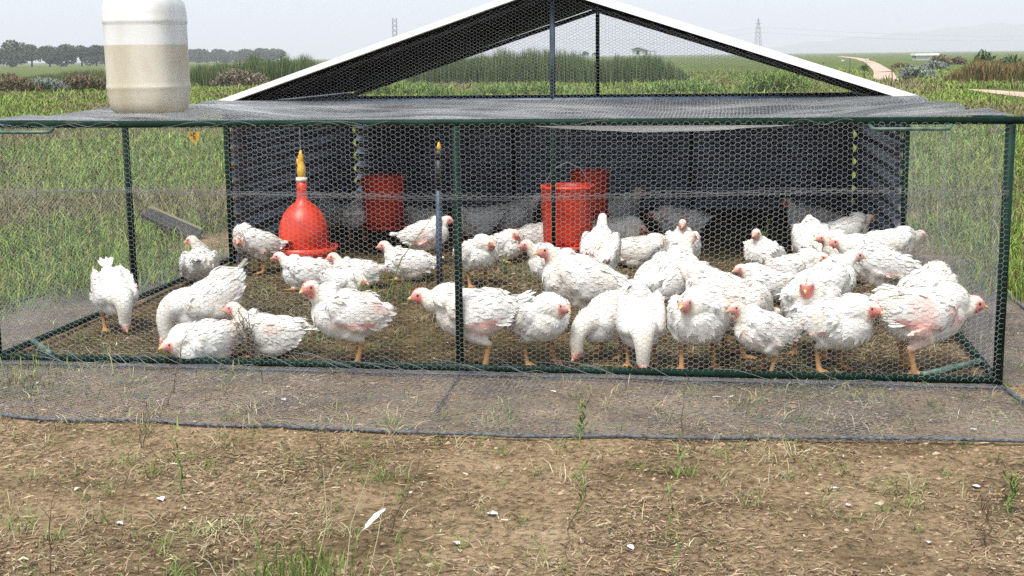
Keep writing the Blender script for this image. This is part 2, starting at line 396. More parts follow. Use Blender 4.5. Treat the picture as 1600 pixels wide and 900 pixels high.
# side nets
for X_, sd_ in ((-.021, 20), (WID+.021, 24)):
    f_ = lambda P, X_=X_, sd_=sd_: np.stack([X_+bulge(P, .03, sd_), P[:, 0], P[:, 1]+.03], 1)
    net('wire_net', *hexnet(DEP, .97, f_, .00045, seed=sd_), label='left side netting' if X_ < 0 else 'right side netting')
for y0, sd_ in ((.38, 41), (1.5, 42)):
    f_ = lambda P, y0=y0, sd_=sd_: np.stack([WID+.028+bulge(P, .02, sd_), y0+P[:, 0]-.22*(1-P[:, 1])*(y0 < 1), P[:, 1]+.03], 1)
    net('wire_net', *hexnet(.09, .96, f_, .0005, seed=sd_), label='doubled netting strip')
# apron of netting laid flat on the soil round the run
AW = .50
pf = [gp(0, 655), gp(800, 684), gp(1560, 690)]
AWF = 0.86
def flat(P, x0, y0, seed):
    X, Y = x0+P[:, 0], y0+P[:, 1]
    return np.stack([X, Y, np.maximum(height(X, Y), 0)+.007+np.abs(bulge(P, .03, seed, 3))], 1)
net('ground_net', *hexnet(WID+.5, AWF, lambda P: flat(P, -.45, -AWF-.0, 51), .0007, seed=51, clip=lambda P: (P[:, 0]-.45 < WID+.01+(AWF-P[:, 1])*.14) & (P[:, 1] > np.interp(P[:, 0]-.45, [-.45, 1.4, 2.4, 3.2, 4.15], [.05, 0, 0, .05, .14]))), m_=M['wire_dull'])
net('ground_net', *hexnet(WID+.05, .07, lambda P: flat(P, -.02, -.075, 52)+np.array([0, 0, .008]), .0008, seed=52), m_=M['wire_dull'])
net('ground_net', *hexnet(.62, DEP+.5, lambda P: flat(P, -.62, -.02, 53), .0007, seed=53), m_=M['wire_dull'])
net('ground_net', *hexnet(.40, DEP+.5, lambda P: flat(P, WID+.03, .02, 54), .0007, seed=54), m_=M['wire_dull'])
def cord(pts, r=.0075, amp=.012):
    P = []
    for a, b in zip(pts[:-1], pts[1:]):
        n = max(3, int(math.dist(a, b)/.05))
        for i in range(n): t = i/n; P.append((a[0]*(1-t)+b[0]*t, a[1]*(1-t)+b[1]*t))
    P.append(pts[-1]); P = np.array(P)
    dx = (fbm(P[:, 0]*3+4, P[:, 1]*3, 3, 6)-.44)*amp*2; P = P+np.stack([dx*.3, dx*2], 1)
    z = np.maximum(height(P[:, 0], P[:, 1]), 0)+r+.002
    return [(a, b, c) for (a, b), c in zip(P, z)]
MB().tube(cord([(-.62, -.80), (.5, -.83), (1.4, -.86), (2.4, -.85), (3.2, -.80), (WID+.11, -.715)], amp=.02), .006, 7).build('border_cord', M['net_edge'], run, True)
MB().tube(cord([(-.02, -.035), (WID+.02, -.035)], amp=.004), .0055, 7).build('border_cord', M['net_edge'], run, True)
MB().tube(cord([(WID+.02, -.035), (WID+.11, -.715)]), .009, 7).build('border_cord', M['net_edge'], run, True)
MB().tube(cord([(-.63, -.3), (-.64, DEP+.5)]), .009, 7).build('border_cord', M['net_edge'], run, True)
MB().tube(cord([(WID+.44, .0), (WID+.44, DEP+.5)]), .008, 7).build('border_cord', M['net_edge'], run, True)
MB().tube(cord([(1.99, -.05), (2.01, -.58)]), .0035, 6).build('border_cord', M['net_edge'], run, True)

# ================================================================== THE SHED
shed = thing('poultry_shed', 'open fronted dark corrugated shed with a white edged gable roof standing behind the run', 'shed', (0, DEP, 0))
SX0, SX1 = 0.01, 4.04; MX = (SX0+SX1)/2
def sheet(name, P0, along, up, n_al, n_up, amp, pitch, nrm, m_, thick=.0012):
    """corrugated sheet; corrugation ridges run along 'along', profile varies along 'up'"""
    P0 = np.array(P0, float); along = np.array(along, float); up = np.array(up, float); nrm = np.array(nrm, float)
    Lu = np.linalg.norm(up); u = np.linspace(0, 1, n_up); a = np.linspace(0, 1, n_al)
    A, U_ = np.meshgrid(a, u); off = amp*np.sin(U_*Lu/pitch*2*np.pi)
    V = P0+A[..., None]*along+U_[..., None]*up+off[..., None]*nrm
    V = V.reshape(-1, 3); V2 = V-nrm*thick
    i = (np.arange(n_up-1)[:, None]*n_al+np.arange(n_al-1)[None]).ravel()
    F = np.stack([i, i+1, i+n_al+1, i+n_al], 1); n = len(V)
    edge = []
    for j in range(n_al-1): edge += [(j, j+1, n+j+1, n+j), ((n_up-1)*n_al+j, (n_up-1)*n_al+j+1, n+(n_up-1)*n_al+j+1, n+(n_up-1)*n_al+j)]
    for j in range(n_up-1): edge += [(j*n_al, (j+1)*n_al, n+(j+1)*n_al, n+j*n_al), (j*n_al+n_al-1, (j+1)*n_al+n_al-1, n+(j+1)*n_al+n_al-1, n+j*n_al+n_al-1)]
    return obj(name, npmesh(name, np.concatenate([V, V2]), [np.concatenate([F, F[:, ::-1]+n]), np.array(edge)], smooth=True), m_, shed)
wz = .90
sheet('wall', (SX0, .02, -.04), (0, SH-.03, 0), (0, 0, 1.018), 8, 130, .019, .105, (1, 0, 0), M['sheet'])
sheet('wall', (SX1, .02, -.04), (0, SH-.03, 0), (0, 0, 1.018), 8, 130, .019, .105, (1, 0, 0), M['sheet'])
sheet('wall', (SX0+.009, SH, -.04), (SX1-SX0-.018, 0, 0), (0, 0, wz+.05), 8, 130, .019, .105, (0, 1, 0), M['sheet'])
AZ, EZ, RS = 1.64, .985, -.13         # ridge height, eave height, roof start
RL = SH+.12-RS
hl = MX-(-.02)
for s in (-1, 1):
    ex = MX+(2.055 if s > 0 else -2.03)
    # roof sheet: ridges run down the slope, profile along the length
    up_ = (0, RL, 0); al_ = (MX-ex, 0, AZ-EZ); nl = np.cross(np.array(al_), np.array(up_)); nl = nl/np.linalg.norm(nl); nl = nl if nl[2] > 0 else -nl
    sheet('roof_sheet', (ex, RS, EZ), al_, up_, 6, 260, .008, .076, nl, M['sheet_under'])
    # bargeboard, white, on the front edge
    n2 = np.array([-(AZ-EZ), 0, MX-ex]) if s < 0 else np.array([(AZ-EZ), 0, ex-MX]); n2 = n2/np.linalg.norm(n2); n2 = n2 if n2[2] > 0 else -n2
    a = np.array([ex-s*.01, RS-.012, EZ-.006]); b = np.array([MX, RS-.012, AZ]); t = .016 if s < 0 else .022
    for nm, y0, y1, mt in (('bargeboard', RS-.03, RS+.03, 'white_paint'), ('bargeboard', RS+RL-.005, RS+RL+.012, 'white_paint')):
        Vv = []
        for y in (y0, y1):
            for p in (a, b):
                q = p.copy(); q[1] = y; Vv += [q-n2*t+n2*.01, q+n2*(t+.01)]
        MB().add(Vv, [(0, 1, 3, 2), (4, 6, 7, 5), (0, 4, 5, 1), (2, 3, 7, 6), (0, 2, 6, 4), (1, 5, 7, 3)]).build(nm, M[mt], shed)
    # rafters front and rear, slightly inside
    for y in (0.0, SH-.02):
        MB().tube([(ex-s*.02, y, EZ-.03), (MX, y, AZ-.04)], .017, 8).build('rafter', M['black_steel'], shed, True)
MB().tube([(MX, RS+.02, AZ-.012), (MX, RS+RL-.02, AZ-.012)], .016, 8).build('ridge_pole', M['black_steel'], shed, True)
MB().box((MX-.55, SH-.9, AZ-.245), (MX-.545, SH-.2, AZ-.24)).build('ridge_lining', M['olive_sheet'], shed)
def spipe(name, pts, r, mt): return MB().tube(pts, r, 10).build(name, M[mt], shed, True)
spipe('front_post', [(SX0-.004, 0, 0), (SX0-.004, 0, .97)], .020, 'green_paint'); spipe('front_post', [(SX1+.004, 0, 0), (SX1+.004, 0, .97)], .018, 'green_paint')
spipe('front_post', [(MX, -.02, 0), (MX, -.02, .985)], .012, 'green_paint')
spipe('gable_post', [(MX, -.02, 1.0), (MX, -.02, AZ-.05)], .0165, 'blue_steel')
spipe('gable_post', [(MX, SH, wz+.02), (MX, SH, AZ-.06)], .0165, 'black_steel')
spipe('front_beam', [(SX0-.02, -.02, .992), (SX1+.02, -.02, .992)], .018, 'blue_steel')
spipe('rear_beam', [(SX0, SH+.01, wz+.025), (SX1, SH+.01, wz+.025)], .018, 'black_steel')
spipe('wall_rail', [(SX0+.03, .02, .965), (SX0+.03, SH, .945)], .015, 'black_steel'); spipe('wall_rail', [(SX1-.03, .02, .965), (SX1-.03, SH, .945)], .015, 'black_steel')
spipe('rear_post', [(SX0+1.33, SH-.03, 0), (SX0+1.33, SH-.03, wz)], .014, 'black_steel'); spipe('rear_post', [(MX+.75, SH-.03, 0), (MX+.75, SH-.03, wz)], .014, 'black_steel')
def gclip(P):
    x = P[:, 0]+SX0; return P[:, 1] < (AZ-.02-1.0)-np.abs(x-MX)*(AZ-EZ)/2.03
V, F = hexnet(SX1-SX0, AZ-.99, lambda P: np.stack([SX0+P[:, 0], -.045+bulge(P, .012, 61), 1.0+P[:, 1]], 1), .0006, seed=61, clip=gclip)
net('wire_net', V, F, parent=shed, label='front gable netting')
V, F = hexnet(SX1-SX0, AZ-.93, lambda P: np.stack([SX0+P[:, 0], SH+.025+bulge(P, .012, 63), .93+P[:, 1]], 1), .0005, seed=63, clip=lambda P: P[:, 1] < (AZ-.02-.93)-np.abs(P[:, 0]+SX0-MX)*(AZ-EZ)/2.03)
net('wire_net', V, F, m_=M['wire_dull'], parent=shed, label='rear gable netting')

# ================================================================== THINGS IN THE SHED AND ON THE RUN
# water tank
tc_ = gp(235, 172.5, 1.03)
tk = thing('water_tank', 'translucent white plastic tank half full of cloudy water on the netting roof', 'water tank', (tc_[0], tc_[1], 1.022), R(-2))
sc_ = 1.0*np.linalg.norm(tc_-CAM)/FPX      # metres per photo pixel there
w2 = 55*sc_; hh = 178*sc_
def tz(y): return (176-y)*sc_
def tank_nodes(nt, b):
    L = nt.links.new; tc = N(nt, 'ShaderNodeTexCoord'); sx = N(nt, 'ShaderNodeSeparateXYZ'); L(tc.outputs['Object'], sx.inputs[0])
    nz = N(nt, 'ShaderNodeTexNoise', i_Scale=7., i_Detail=6.); mp = N(nt, 'ShaderNodeMapping'); mp.inputs['Scale'].default_value = (1, 1, .45); L(tc.outputs['Object'], mp.inputs[0]); L(mp.outputs[0], nz.inputs['Vector'])
    wat = N(nt, 'ShaderNodeValToRGB'); e = wat.color_ramp.elements; e[0].position = .38; e[0].color = (.42, .37, .27, 1); e[1].position = .62; e[1].color = (.52, .485, .40, 1); L(nz.outputs[0], wat.inputs[0])
    top = N(nt, 'ShaderNodeValToRGB'); e = top.color_ramp.elements; e[0].position = .3; e[0].color = (.54, .535, .49, 1); e[1].position = .5; e[1].color = (.62, .625, .61, 1); L(nz.outputs[0], top.inputs[0])
    mr = N(nt, 'ShaderNodeMapRange'); mr.inputs[1].default_value = tz(77)-.003; mr.inputs[2].default_value = tz(77)+.003; L(sx.outputs[2], mr.inputs[0])
    mx = N(nt, 'ShaderNodeMix', data_type='RGBA'); L(mr.outputs[0], mx.inputs[0]); L(wat.outputs[0], mx.inputs[6]); L(top.outputs[0], mx.inputs[7])
    L(mx.outputs[2], b.inputs['Base Color']); b.inputs['Subsurface Weight'].default_value = .25; b.inputs['Subsurface Radius'].default_value = (.06, .05, .04)
    bp = N(nt, 'ShaderNodeBump', i_Strength=.15, i_Distance=.004); L(nz.outputs[0], bp.inputs['Height']); L(bp.outputs[0], b.inputs['Normal'])
mt_tank = mat('milky_plastic', (.8, .8, .78), .38, nodes=tank_nodes)
prof = []
for y, f in ((176, .80), (174, .86), (169, .92), (160, .955), (150, .975), (141, .99), (139, 1.0), (137, .995), (134, .985), (131, .98), (110, .98), (90, .98), (70, .98), (50, .98), (47, .982), (45, .995), (42, 1.0), (39, .99), (30, .985), (21, .965), (14, .93), (9, .88), (5, .81), (2.5, .74), (1, .66), (-1, .5)):
    prof.append((w2*f, tz(y)))
MB().lathe(prof, 64, sup=3.4).build('body', mt_tank, tk, True)
MB().lathe([(.045, tz(-1)), (.045, tz(-6)), (.05, tz(-6)), (.05, tz(-16)), (.044, tz(-17))], 28, cx=-.07).build('cap', M['white_plastic'], tk)
MB().tube([(.0, 0, tz(-1)), (.01, 0, tz(-12)), (.04, 0, tz(-16)), (.11, 0, tz(-16)), (.13, 0, tz(-11)), (.135, 0, tz(0))], .014, 10).build('handle', mt_tank, tk, True)

# hanging bell drinker
dk = gp(478, 408); dd = DEP+.05
def plane_y(x, y, Y): d = ray(x, y); t = (Y-CAM[1])/d[1]; return CAM+d*t
pb = plane_y(476, 399, DEP-.12); s0 = np.linalg.norm(pb-CAM)/FPX
bz = pb[2]-.0
dr = thing('bell_drinker', 'red bell shaped hanging drinker with a yellow valve and a red trough rim', 'drinker', (pb[0], pb[1], 0))
def Z(y): return plane_y(476, y, DEP-.12)[2]
prof = [(34, 392), (36, 385), (38.5, 372), (38, 358), (35, 345), (29, 332), (20, 322), (11, 315), (8.5, 308), (8, 296), (8, 283)]
MB().lathe([(r*s0, Z(y)) for r, y in prof], 40).build('bell', M['red_plastic'], dr, True)
MB().lathe([(20*s0, Z(408)), (40*s0, Z(405)), (49*s0, Z(397)), (52*s0, Z(384)), (50*s0, Z(384)), (46*s0, Z(395)), (36*s0, Z(399)), (20*s0, Z(400))], 40).build('trough', M['red_plastic'], dr, True)
o = MB().lathe([(5*s0, Z(278)), (6.5*s0, Z(272)), (7*s0, Z(264)), (5*s0, Z(256)), (4*s0, Z(250)), (4.5*s0, Z(244)), (2.5*s0, Z(240)), (2*s0, Z(235))], 20).tube([(-.02, 0, Z(262)), (-.022, 0, Z(248))], .006, 8).build('valve', M['yellow_plastic'], dr, True)
MB().lathe([(8.8*s0, Z(283)), (8.8*s0, Z(280)), (8.2*s0, Z(277))], 24).build('collar', M['white_plastic'], dr, True)
MB().tube([(0, 0, Z(236)), (0, 0, .985)], .0018, 5).build('hanging_wire', M['wire'], dr)

def feeder(x0, x1, y0, y1, Y, label, group=None, tilt=0.):
    a = plane_y((x0+x1)/2, y1, Y); b = plane_y((x0+x1)/2, y0, Y); s = np.linalg.norm(a-CAM)/FPX; r = (x1-x0)/2*s
    h0, h1 = a[2], b[2]
    t = thing('feeder_bucket', label, 'feeder', (a[0], Y, 0), 0, group)
    mb = MB().lathe([(r*.86, h0+.03), (r*.90, h0+.06), (r*.97, h1-.035), (r*.985, h1-.03), (r*.99, h1-.018), (r, h1-.016), (r, h1), (r*.95, h1), (r*.93, h1-.04), (r*.84, h0+.06)], 40)
    mb.build('bucket', M['red_plastic'], t, True)
    MB().lathe([(r*.3, h0), (r*.98, h0), (r*1.04, h0+.03), (r*1.0, h0+.03), (r*.9, h0+.012), (r*.3, h0+.012)], 40).build('pan', M['red_plastic'], t, True)
    MB().tube([(-r*.98, 0, h1-.03), (-r*.5, 0, h1+.10), (0, 0, h1+.14), (r*.5, 0, h1+.10), (r*.98, 0, h1-.03)], .0025, 6).tube([(0, 0, h1+.14), (0, 0, .97)], .002, 5).build('hanging_wire', M['wire_dull'], t, True)
    return t
feeder(845, 929, 289, 388, DEP+.22, 'bright red feeder bucket hanging just right of the thin centre post of the shed')
feeder(567, 635, 275, 357, DEP+.95, 'dark red feeder bucket hanging in shade near the left end of the shed back wall')
feeder(890, 953, 266, 340, DEP+1.15, 'shaded red feeder bucket partly hidden behind the bright red bucket')

# standpipe
sp = gp(687, 457); st = thing('water_standpipe', 'dark blue grey standpipe with an orange tip standing left of the centre post', 'standpipe', (sp[0], sp[1], 0), 0)
h_ = .80; s1 = .0
MB().tube([(0, 0, -.02), (.006, 0, h_*.80)], .0165, 12).build('pipe', M['blue_steel'], st, True)
MB().tube([(.006, 0, h_*.70), (.010, 0, h_*.90)], .021, 12).tube([(.010, 0, h_*.90), (.012, 0, h_*.955)], .024, 12).build('sleeve', M['black_steel'], st, True)
MB().lathe([(.011, h_*.955), (.013, h_*.975), (.007, h_*1.0), (.003, h_*1.012)], 14, cx=.013).build('tip', M['yellow_plastic'], st, True)

# warning tag outside
_d = ray(303, 213); tp_ = CAM+_d*((.03-CAM[0])/_d[0])
tg = thing('warning_tag', 'small round yellow tag with black lettering hanging under the run roof at left', 'tag', (tp_[0], tp_[1], tp_[2]), R(6))
q = .0037
MB().add([(a*q, -.002, b*q) for a, b in ((-8.5, 7), (8.5, 7), (9, 1), (6.5, -6), (1, -11), (-4, -7), (-8, -1))]+[(a*q, .002, b*q) for a, b in ((-8.5, 7), (8.5, 7), (9, 1), (6.5, -6), (1, -11), (-4, -7), (-8, -1))],
         [tuple(range(7)), tuple(range(13, 6, -1))]+[(i, i+7, (i+1) % 7+7, (i+1) % 7) for i in range(7)]).build('plate', M['yellow_plastic'], tg)
lt = MB()
def bar(x0, z0, x1, z1): lt.box((min(x0, x1)*q, -.0042, min(z0, z1)*q), (max(x0, x1)*q, -.0026, max(z0, z1)*q))
bar(-5, 5.5, -4, 1.2); bar(-4, 2.2, -2, 1.2); bar(-.8, 6, .4, 1.2); bar(.4, 6, 3, 5); bar(.4, 4, 2.4, 3.1)     # L F
bar(-.8, .2, .4, -5); bar(.4, .2, 3, -.8); bar(.4, -1.9, 2.4, -2.8); bar(.4, -4, 3, -5)                        # E
lt.build('lettering', M['black'], tg)
MB().tube([(0, 0, 7*q), (.004, .0, .9995-tp_[2])], .0012, 5).build('tie', M['wire'], tg)

# ================================================================== CHICKENS
WHT = np.array([.79, .77, .725]); CREAM = np.array([.74, .66, .48]); PINK = np.array([.62, .27, .22]); RED = np.array([.58, .10, .07]); LEG = np.array([.52, .28, .11]); DIRT = np.array([.36, .27, .18])
def bez(p0, p1, p2, p3, n):
    t = np.linspace(0, 1, n)[:, None]; p0, p1, p2, p3 = map(np.array, (p0, p1, p2, p3))
    return (1-t)**3*p0+3*(1-t)**2*t*p1+3*(1-t)*t*t*p2+t**3*p3
tmp_me = bpy.data.meshes.new('tmp')
def remesh(mb, vox):
    me = mb.mesh('tmp_body'); o = bpy.data.objects.new('tmp_body', me); col.objects.link(o)
    md = o.modifiers.new('r', 'REMESH'); md.mode = 'VOXEL'; md.voxel_size = vox; md.adaptivity = 0
    m2 = o.modifiers.new('s', 'SMOOTH'); m2.iterations = 3; m2.factor = .5
    dg = bpy.context.evaluated_depsgraph_get(); dg.update(); ev = o.evaluated_get(dg); em = ev.to_mesh()
    n = len(em.vertices); V = np.empty(n*3, np.float32); em.vertices.foreach_get('co', V); V = V.reshape(-1, 3)
    No = np.empty(n*3, np.float32); em.vertices.foreach_get('normal', No); No = No.reshape(-1, 3)
    li = np.empty(len(em.loops), np.int32); em.loops.foreach_get('vertex_index', li); F = li.reshape(-1, 4) if len(li) == 4*len(em.polygons) else None
    if F is None: F = np.array([tuple(p.vertices)[:4] if len(p.vertices) == 4 else tuple(p.vertices)+(p.vertices[2],) for p in em.polygons])
    ev.to_mesh_clear(); bpy.data.objects.remove(o); bpy.data.meshes.remove(me)
    return V, No, F
POSE = {   # torso centre height, torso pitch (deg, + breast up), head position ahead / up, sitting
    'stand': (.200, 8, (.148, .300), 0), 'alert': (.205, 24, (.120, .345), 0), 'hunch': (.196, 8, (.142, .262), 0), 'low': (.205, 2, (.192, .265), 0),
    'peck': (.198, -30, (.195, .060), 0), 'sit': (.098, 5, (.150, .205), 1), 'sitlow': (.095, -2, (.165, .115), 1), 'sleep': (.100, 0, (.10, .165), 1), 'peckdown': (.210, -44, (.165, .045), 0)}
def chicken(px, py, head, pose, label, scale=1.0, yaw=0., side=0., tail=1.0, bare=.5, dirty=.0, up=0., fwd=0., seed=0):
    r_ = random.Random(seed*13+5); g_ = np.random.default_rng(seed+100)
    hz_, pit, (hx, hzz), sit = POSE[pose]; hx += fwd; hzz += up; _e = r_.uniform(-3, 6)+(5 if pose in ('stand', 'hunch', 'alert') else 0); pit += _e; hzz += (.11*math.sin(R(_e)) if pose not in ('peck', 'peckdown') else 0); hx += .018 if pose == 'hunch' else 0; vz = r_.uniform(.95, 1.05); LF = r_.uniform(.82, .93)
    th = R(pit); ct, st_ = math.cos(th), math.sin(th)
    def T(x, y, z):          # torso frame -> bird frame
        return np.array([x*ct-z*st_, y, hz_+x*st_+z*ct])
    mb = MB()
    # torso as a loft
    st = [(-.172, .045, .012, .012), (-.155, .038, .030, .028), (-.125, .022, .054, .052), (-.085, .006, .080, .076), (-.035, -.006, .096, .092), (.015, -.010, .103, .098), (.060, -.006, .099, .096), (.100, .006, .083, .086), (.130, .022, .058, .064), (.150, .034, .028, .034)]
    wf = r_.uniform(.88, 1.03)
    mb.tube([T(x*LF, 0, z) for x, z, a, b in st], [(a*wf, b*vz) for x, z, a, b in st], 22)
    # neck and head
    ya = R(yaw); hy = side+math.sin(ya)*.045; hx2 = hx-abs(math.sin(ya))*.02
    H = np.array([hx2, hy, hzz]); base = T(.085, 0, .035)
    look = np.array([math.cos(ya), math.sin(ya), -.12 if pose not in ('peck', 'peckdown') else -1.3]); look /= np.linalg.norm(look)
    if pose in ('peck', 'peckdown'):
        look = np.array([math.cos(ya)*.8, math.sin(ya)*.8, -.62]); look /= np.linalg.norm(look)
        nk = bez(base, base+np.array([.07, 0, .01]), H+np.array([.022, 0, .085]), H, 12)
    elif pose == 'sleep':
        nk = bez(base, base+np.array([.04, 0, .02]), H+np.array([0, 0, .01]), H, 12)
    else:
        nk = bez(base, base+np.array([.055, 0, .03]), H-look*.045+np.array([-.005, 0, -.06]), H-look*.006, 12)
    tt = np.linspace(0, 1, 12); rn = .070*(1-tt)**1.35+.0285*(1-(1-tt)**1.25)
    if pose == 'alert': rn = .060*(1-tt)**1.6+.0255*(1-(1-tt)**1.6)
    mb.tube(list(nk), [float(a) for a in rn], 16)
    lk = look; sd_ = np.cross([0, 0, 1.], lk); sd_ /= np.linalg.norm(sd_); hu = np.cross(lk, sd_)
    RM = np.stack([lk, sd_, hu], 1)
    mb.ell(H, (.036, .0255, .0290), RM); mb.ell(H+lk*.020-hu*.003, (.023, .0175, .0185), RM)
    # wings folded on the flanks
    for s in (-1, 1):
        W0 = T(-.028, s*.088*wf, .012); dr_ = r_.uniform(-4, 10); a1 = th-R(8)-R(dr_); A = np.array([[math.cos(a1), 0, -math.sin(a1)], [0, 1, 0], [math.sin(a1), 0, math.cos(a1)]])
        b1 = R(6)*s; B = np.array([[math.cos(b1), -math.sin(b1), 0], [math.sin(b1), math.cos(b1), 0], [0, 0, 1]])
        mb.ell(W0, (.104, .023, .060), A@B, 18, 10); mb.ell(T(.055, s*.080*wf, .022), (.05, .03, .05))
    # legs
    hip = []
    for s in (-1, 1):
        if not sit:
            off = r_.uniform(-.035, .035); fx = .012+off
            A = T(-.015, s*.055, -.035); Kk = np.array([.018+off*.4, s*.058, .128]); Hk = np.array([-.024+off*.7, s*.056, .092]); Ft = np.array([fx-.012, s*.056, .011])
            mb.tube([A, (A+Kk)/2, Kk, Hk], [.058, .047, .031, .0145], 12); mb.tube([Hk+np.array([0, 0, .012]), Hk, (Hk+Ft)/2, Ft], [.0140, .0130, .0108, .0120], 9)
            for a, L_ in ((-.5+s*.12, .050), (s*.12, .062), (.5+s*.12, .050), (math.pi+s*.3, .026)):
                d = np.array([math.cos(a), math.sin(a), 0]); mb.tube([Ft, Ft+d*L_*.5+np.array([0, 0, .003]), Ft+d*L_+np.array([0, 0, -.004])], [.0092, .0076, .0045], 7)
        else:
            Ft = np.array([.085, s*.055, .010]); mb.tube([Ft-np.array([.05, 0, 0]), Ft], [.012, .009], 8)
            for a, L_ in ((-.5, .045), (0, .055), (.5, .045)):
                d = np.array([math.cos(a), math.sin(a), 0]); mb.tube([Ft, Ft+d*L_], [.008, .004], 7)
            mb.ell((-.02, s*.055, .055), (.075, .045, .05))
    for k in range(9):                       # soft lumps so that no two backs are alike
        a = r_.uniform(-.12, .11); b = r_.uniform(-1, 1); mb.ell(T(a, b*.06, .055+r_.uniform(-.012, .012)-abs(b)*.02), (.045, .032, .028), None, 10, 6)
    V, No, F = remesh(mb, .0062)
    # colour
    x, y, z = V.T; n1 = fbm(x*22+seed, z*22+y*17, 3, seed); n2 = fbm(x*9+seed*3, y*9+z*8, 3, seed+50)
    C = np.tile(WHT, (len(V), 1))*(0.93+.11*n1[:, None]); dH = V-H; ah = dH@lk; dist = np.linalg.norm(dH, axis=1)
    def bl(C, m, c): m = np.clip(m, 0, 1)[:, None]; return C*(1-m)+np.array(c)*m
    nd = np.min(np.linalg.norm(V[:, None]-nk[None, 4:], axis=2), axis=1)
    C = bl(C, (.056-nd)/.03*.50*(n1+.4), CREAM); C = bl(C, np.clip((fbm(x*14+seed, y*14+z*12, 3, seed+9)-.50)*5, 0, .4), np.array([.66, .56, .43]))
    hl_ = (V-T(0, 0, 0)); tx = hl_[:, 0]*ct+hl_[:, 2]*st_; tzv = -hl_[:, 0]*st_+hl_[:, 2]*ct
    pz = np.exp(-((tx+.100)/.040)**2-((tzv+.022)/.016)**2)*2.0*(np.abs(y) > .03)*np.clip((n2-.40)*6, 0, 1)*(.4+n1)*bare
    pz += np.exp(-((tzv+.030+tx*.15)/.012)**2)*(np.abs(y) > .06)*(tx < .06)*bare*np.clip((n2-.40)*7, 0, 1)
    C = bl(C, np.clip(pz-.15, 0, .85), PINK)
    C = bl(C, np.clip((n2-.58)*6, 0, .42)*bare, PINK*1.35)
    C = bl(C, np.clip((.075-z)/.05, 0, 1)*(.28 if sit else .0)*n1*1.6, DIRT)
    C = bl(C, np.clip((-tzv-.03)/.06, 0, 1)*.35*(n1+.3), CREAM*.9)
    dirty = max(dirty, r_.choice([0, 0, .12, .2, .28]))
    if dirty: C = bl(C, np.clip((n2-.5+dirty*.3)*4, 0, 1)*dirty, DIRT)
    if not sit: C = bl(C, np.clip((.104-z)/.012, 0, 1)*(dist > .07), LEG*(.8)); C = bl(C, np.clip((.016-z)/.008, 0, 1)*.5*(dist > .07), LEG*.6)
    else: C = bl(C, ((z < .019) & (x > .05) & (dist > .06)).astype(float), LEG*.8)
    fm = np.clip((ah+.004)/.008, 0, 1)*(dist < .045)*np.clip((.016-dH@hu)/.006, 0, 1)
    C = bl(C, fm*(.55+.5*n1), (PINK*.75+RED*.35) if bare < .75 else RED)
    sidez = np.abs(dH@sd_)
    C = bl(C, np.clip(1-np.linalg.norm(dH-(lk*.008-hu*.004), axis=1)/.030, 0, .8)*(sidez > .008), RED*1.15)
    # feathers
    hb = (V[:, 2] > .155 if not sit else V[:, 2] > .055) & (dist > .040)
    cand = np.nonzero(hb)[0]; k = 360; pick = g_.choice(cand, k)
    P = V[pick]; Nn = No[pick]
    back = T(-1, 0, 0)-T(0, 0, 0); flow = np.tile(back, (k, 1)); dn = np.min(np.linalg.norm(P[:, None]-nk[None, 2:], axis=2), axis=1)
    nf = nk[2]-nk[-1]; nf /= np.linalg.norm(nf); wgt = np.clip((.075-dn)/.03, 0, 1)[:, None]; flow = flow*(1-wgt)+nf*wgt+np.array([0, 0, -.25])+g_.normal(0, .16, (k, 3))
    flow -= Nn*(flow*Nn).sum(1, keepdims=True); flow /= np.linalg.norm(flow, axis=1, keepdims=True)+1e-9
    sdv = np.cross(Nn, flow); L_ = g_.uniform(.020, .040, (k, 1))*(1-.45*wgt); Wd = L_*.26; lift = g_.uniform(.0, .0032, (k, 1))
    a0 = P-flow*L_*.3-Nn*.001; b0 = P+flow*L_*.35+sdv*Wd+Nn*(.0008+lift*.3); b1 = P+flow*L_*.35-sdv*Wd+Nn*(.0008+lift*.3); c0 = P+flow*L_*.9+Nn*lift
    FV = np.stack([a0, b1, c0, b0], 1).reshape(-1, 3); FF = np.arange(4*k).reshape(-1, 4)
    FC = np.repeat(np.clip(C[pick]*g_.uniform(.94, 1.08, (k, 1)), 0, .84), 4, axis=0)
    parts = [(V, F, C), (FV, FF, FC)]
    # quills: tail fan and wing tips
    def quill(p, d, L_, w, nrm, c):
        d = np.array(d, float); d /= np.linalg.norm(d); s_ = np.cross(nrm, d); s_ /= np.linalg.norm(s_)+1e-9; nn = np.cross(d, s_)
        q = np.array([p, p+d*L_*.45+s_*w, p+d*L_*.85+s_*w*.75-nn*.003, p+d*L_-nn*.006, p+d*L_*.85-s_*w*.75-nn*.003, p+d*L_*.45-s_*w])
        return q, np.array([[0, 1, 2, 5], [5, 2, 3, 4]]), np.tile(c, (6, 1))
    nt_ = 9
    for i in range(nt_):
        a = (i-(nt_-1)/2)/nt_*2; p = T(-.158*LF, a*.014, .040)
        d = T(-1, a*.5, .30*tail+g_.normal(0, .10)+.1)-T(0, 0, 0); parts.append(quill(p, d, g_.uniform(.050, .078)*(.5+.5*min(tail, 1.5)), .0095, np.array([0, g_.normal(0, .4), 1.]), WHT*g_.uniform(.9, 1.05)))
    for s in (-1, 1):
        for i in range(8):
            p = T(-.060*LF-.012*i*.6, s*(.100-.002*i)*wf, -.020+.008*i); d = T(-1, -s*.14, -.16+.05*i+g_.normal(0, .07))-T(0, 0, 0)
            parts.append(quill(p, d, g_.uniform(.055, .08), .009, np.array([0, s, .2]), WHT*g_.uniform(.86, 1.02)))
    Vv, Ff, Cc = merge(parts)
    me = npmesh('body', Vv, Ff, Cc, True)
    g = gp(px, py); wh = R(head)-YAW
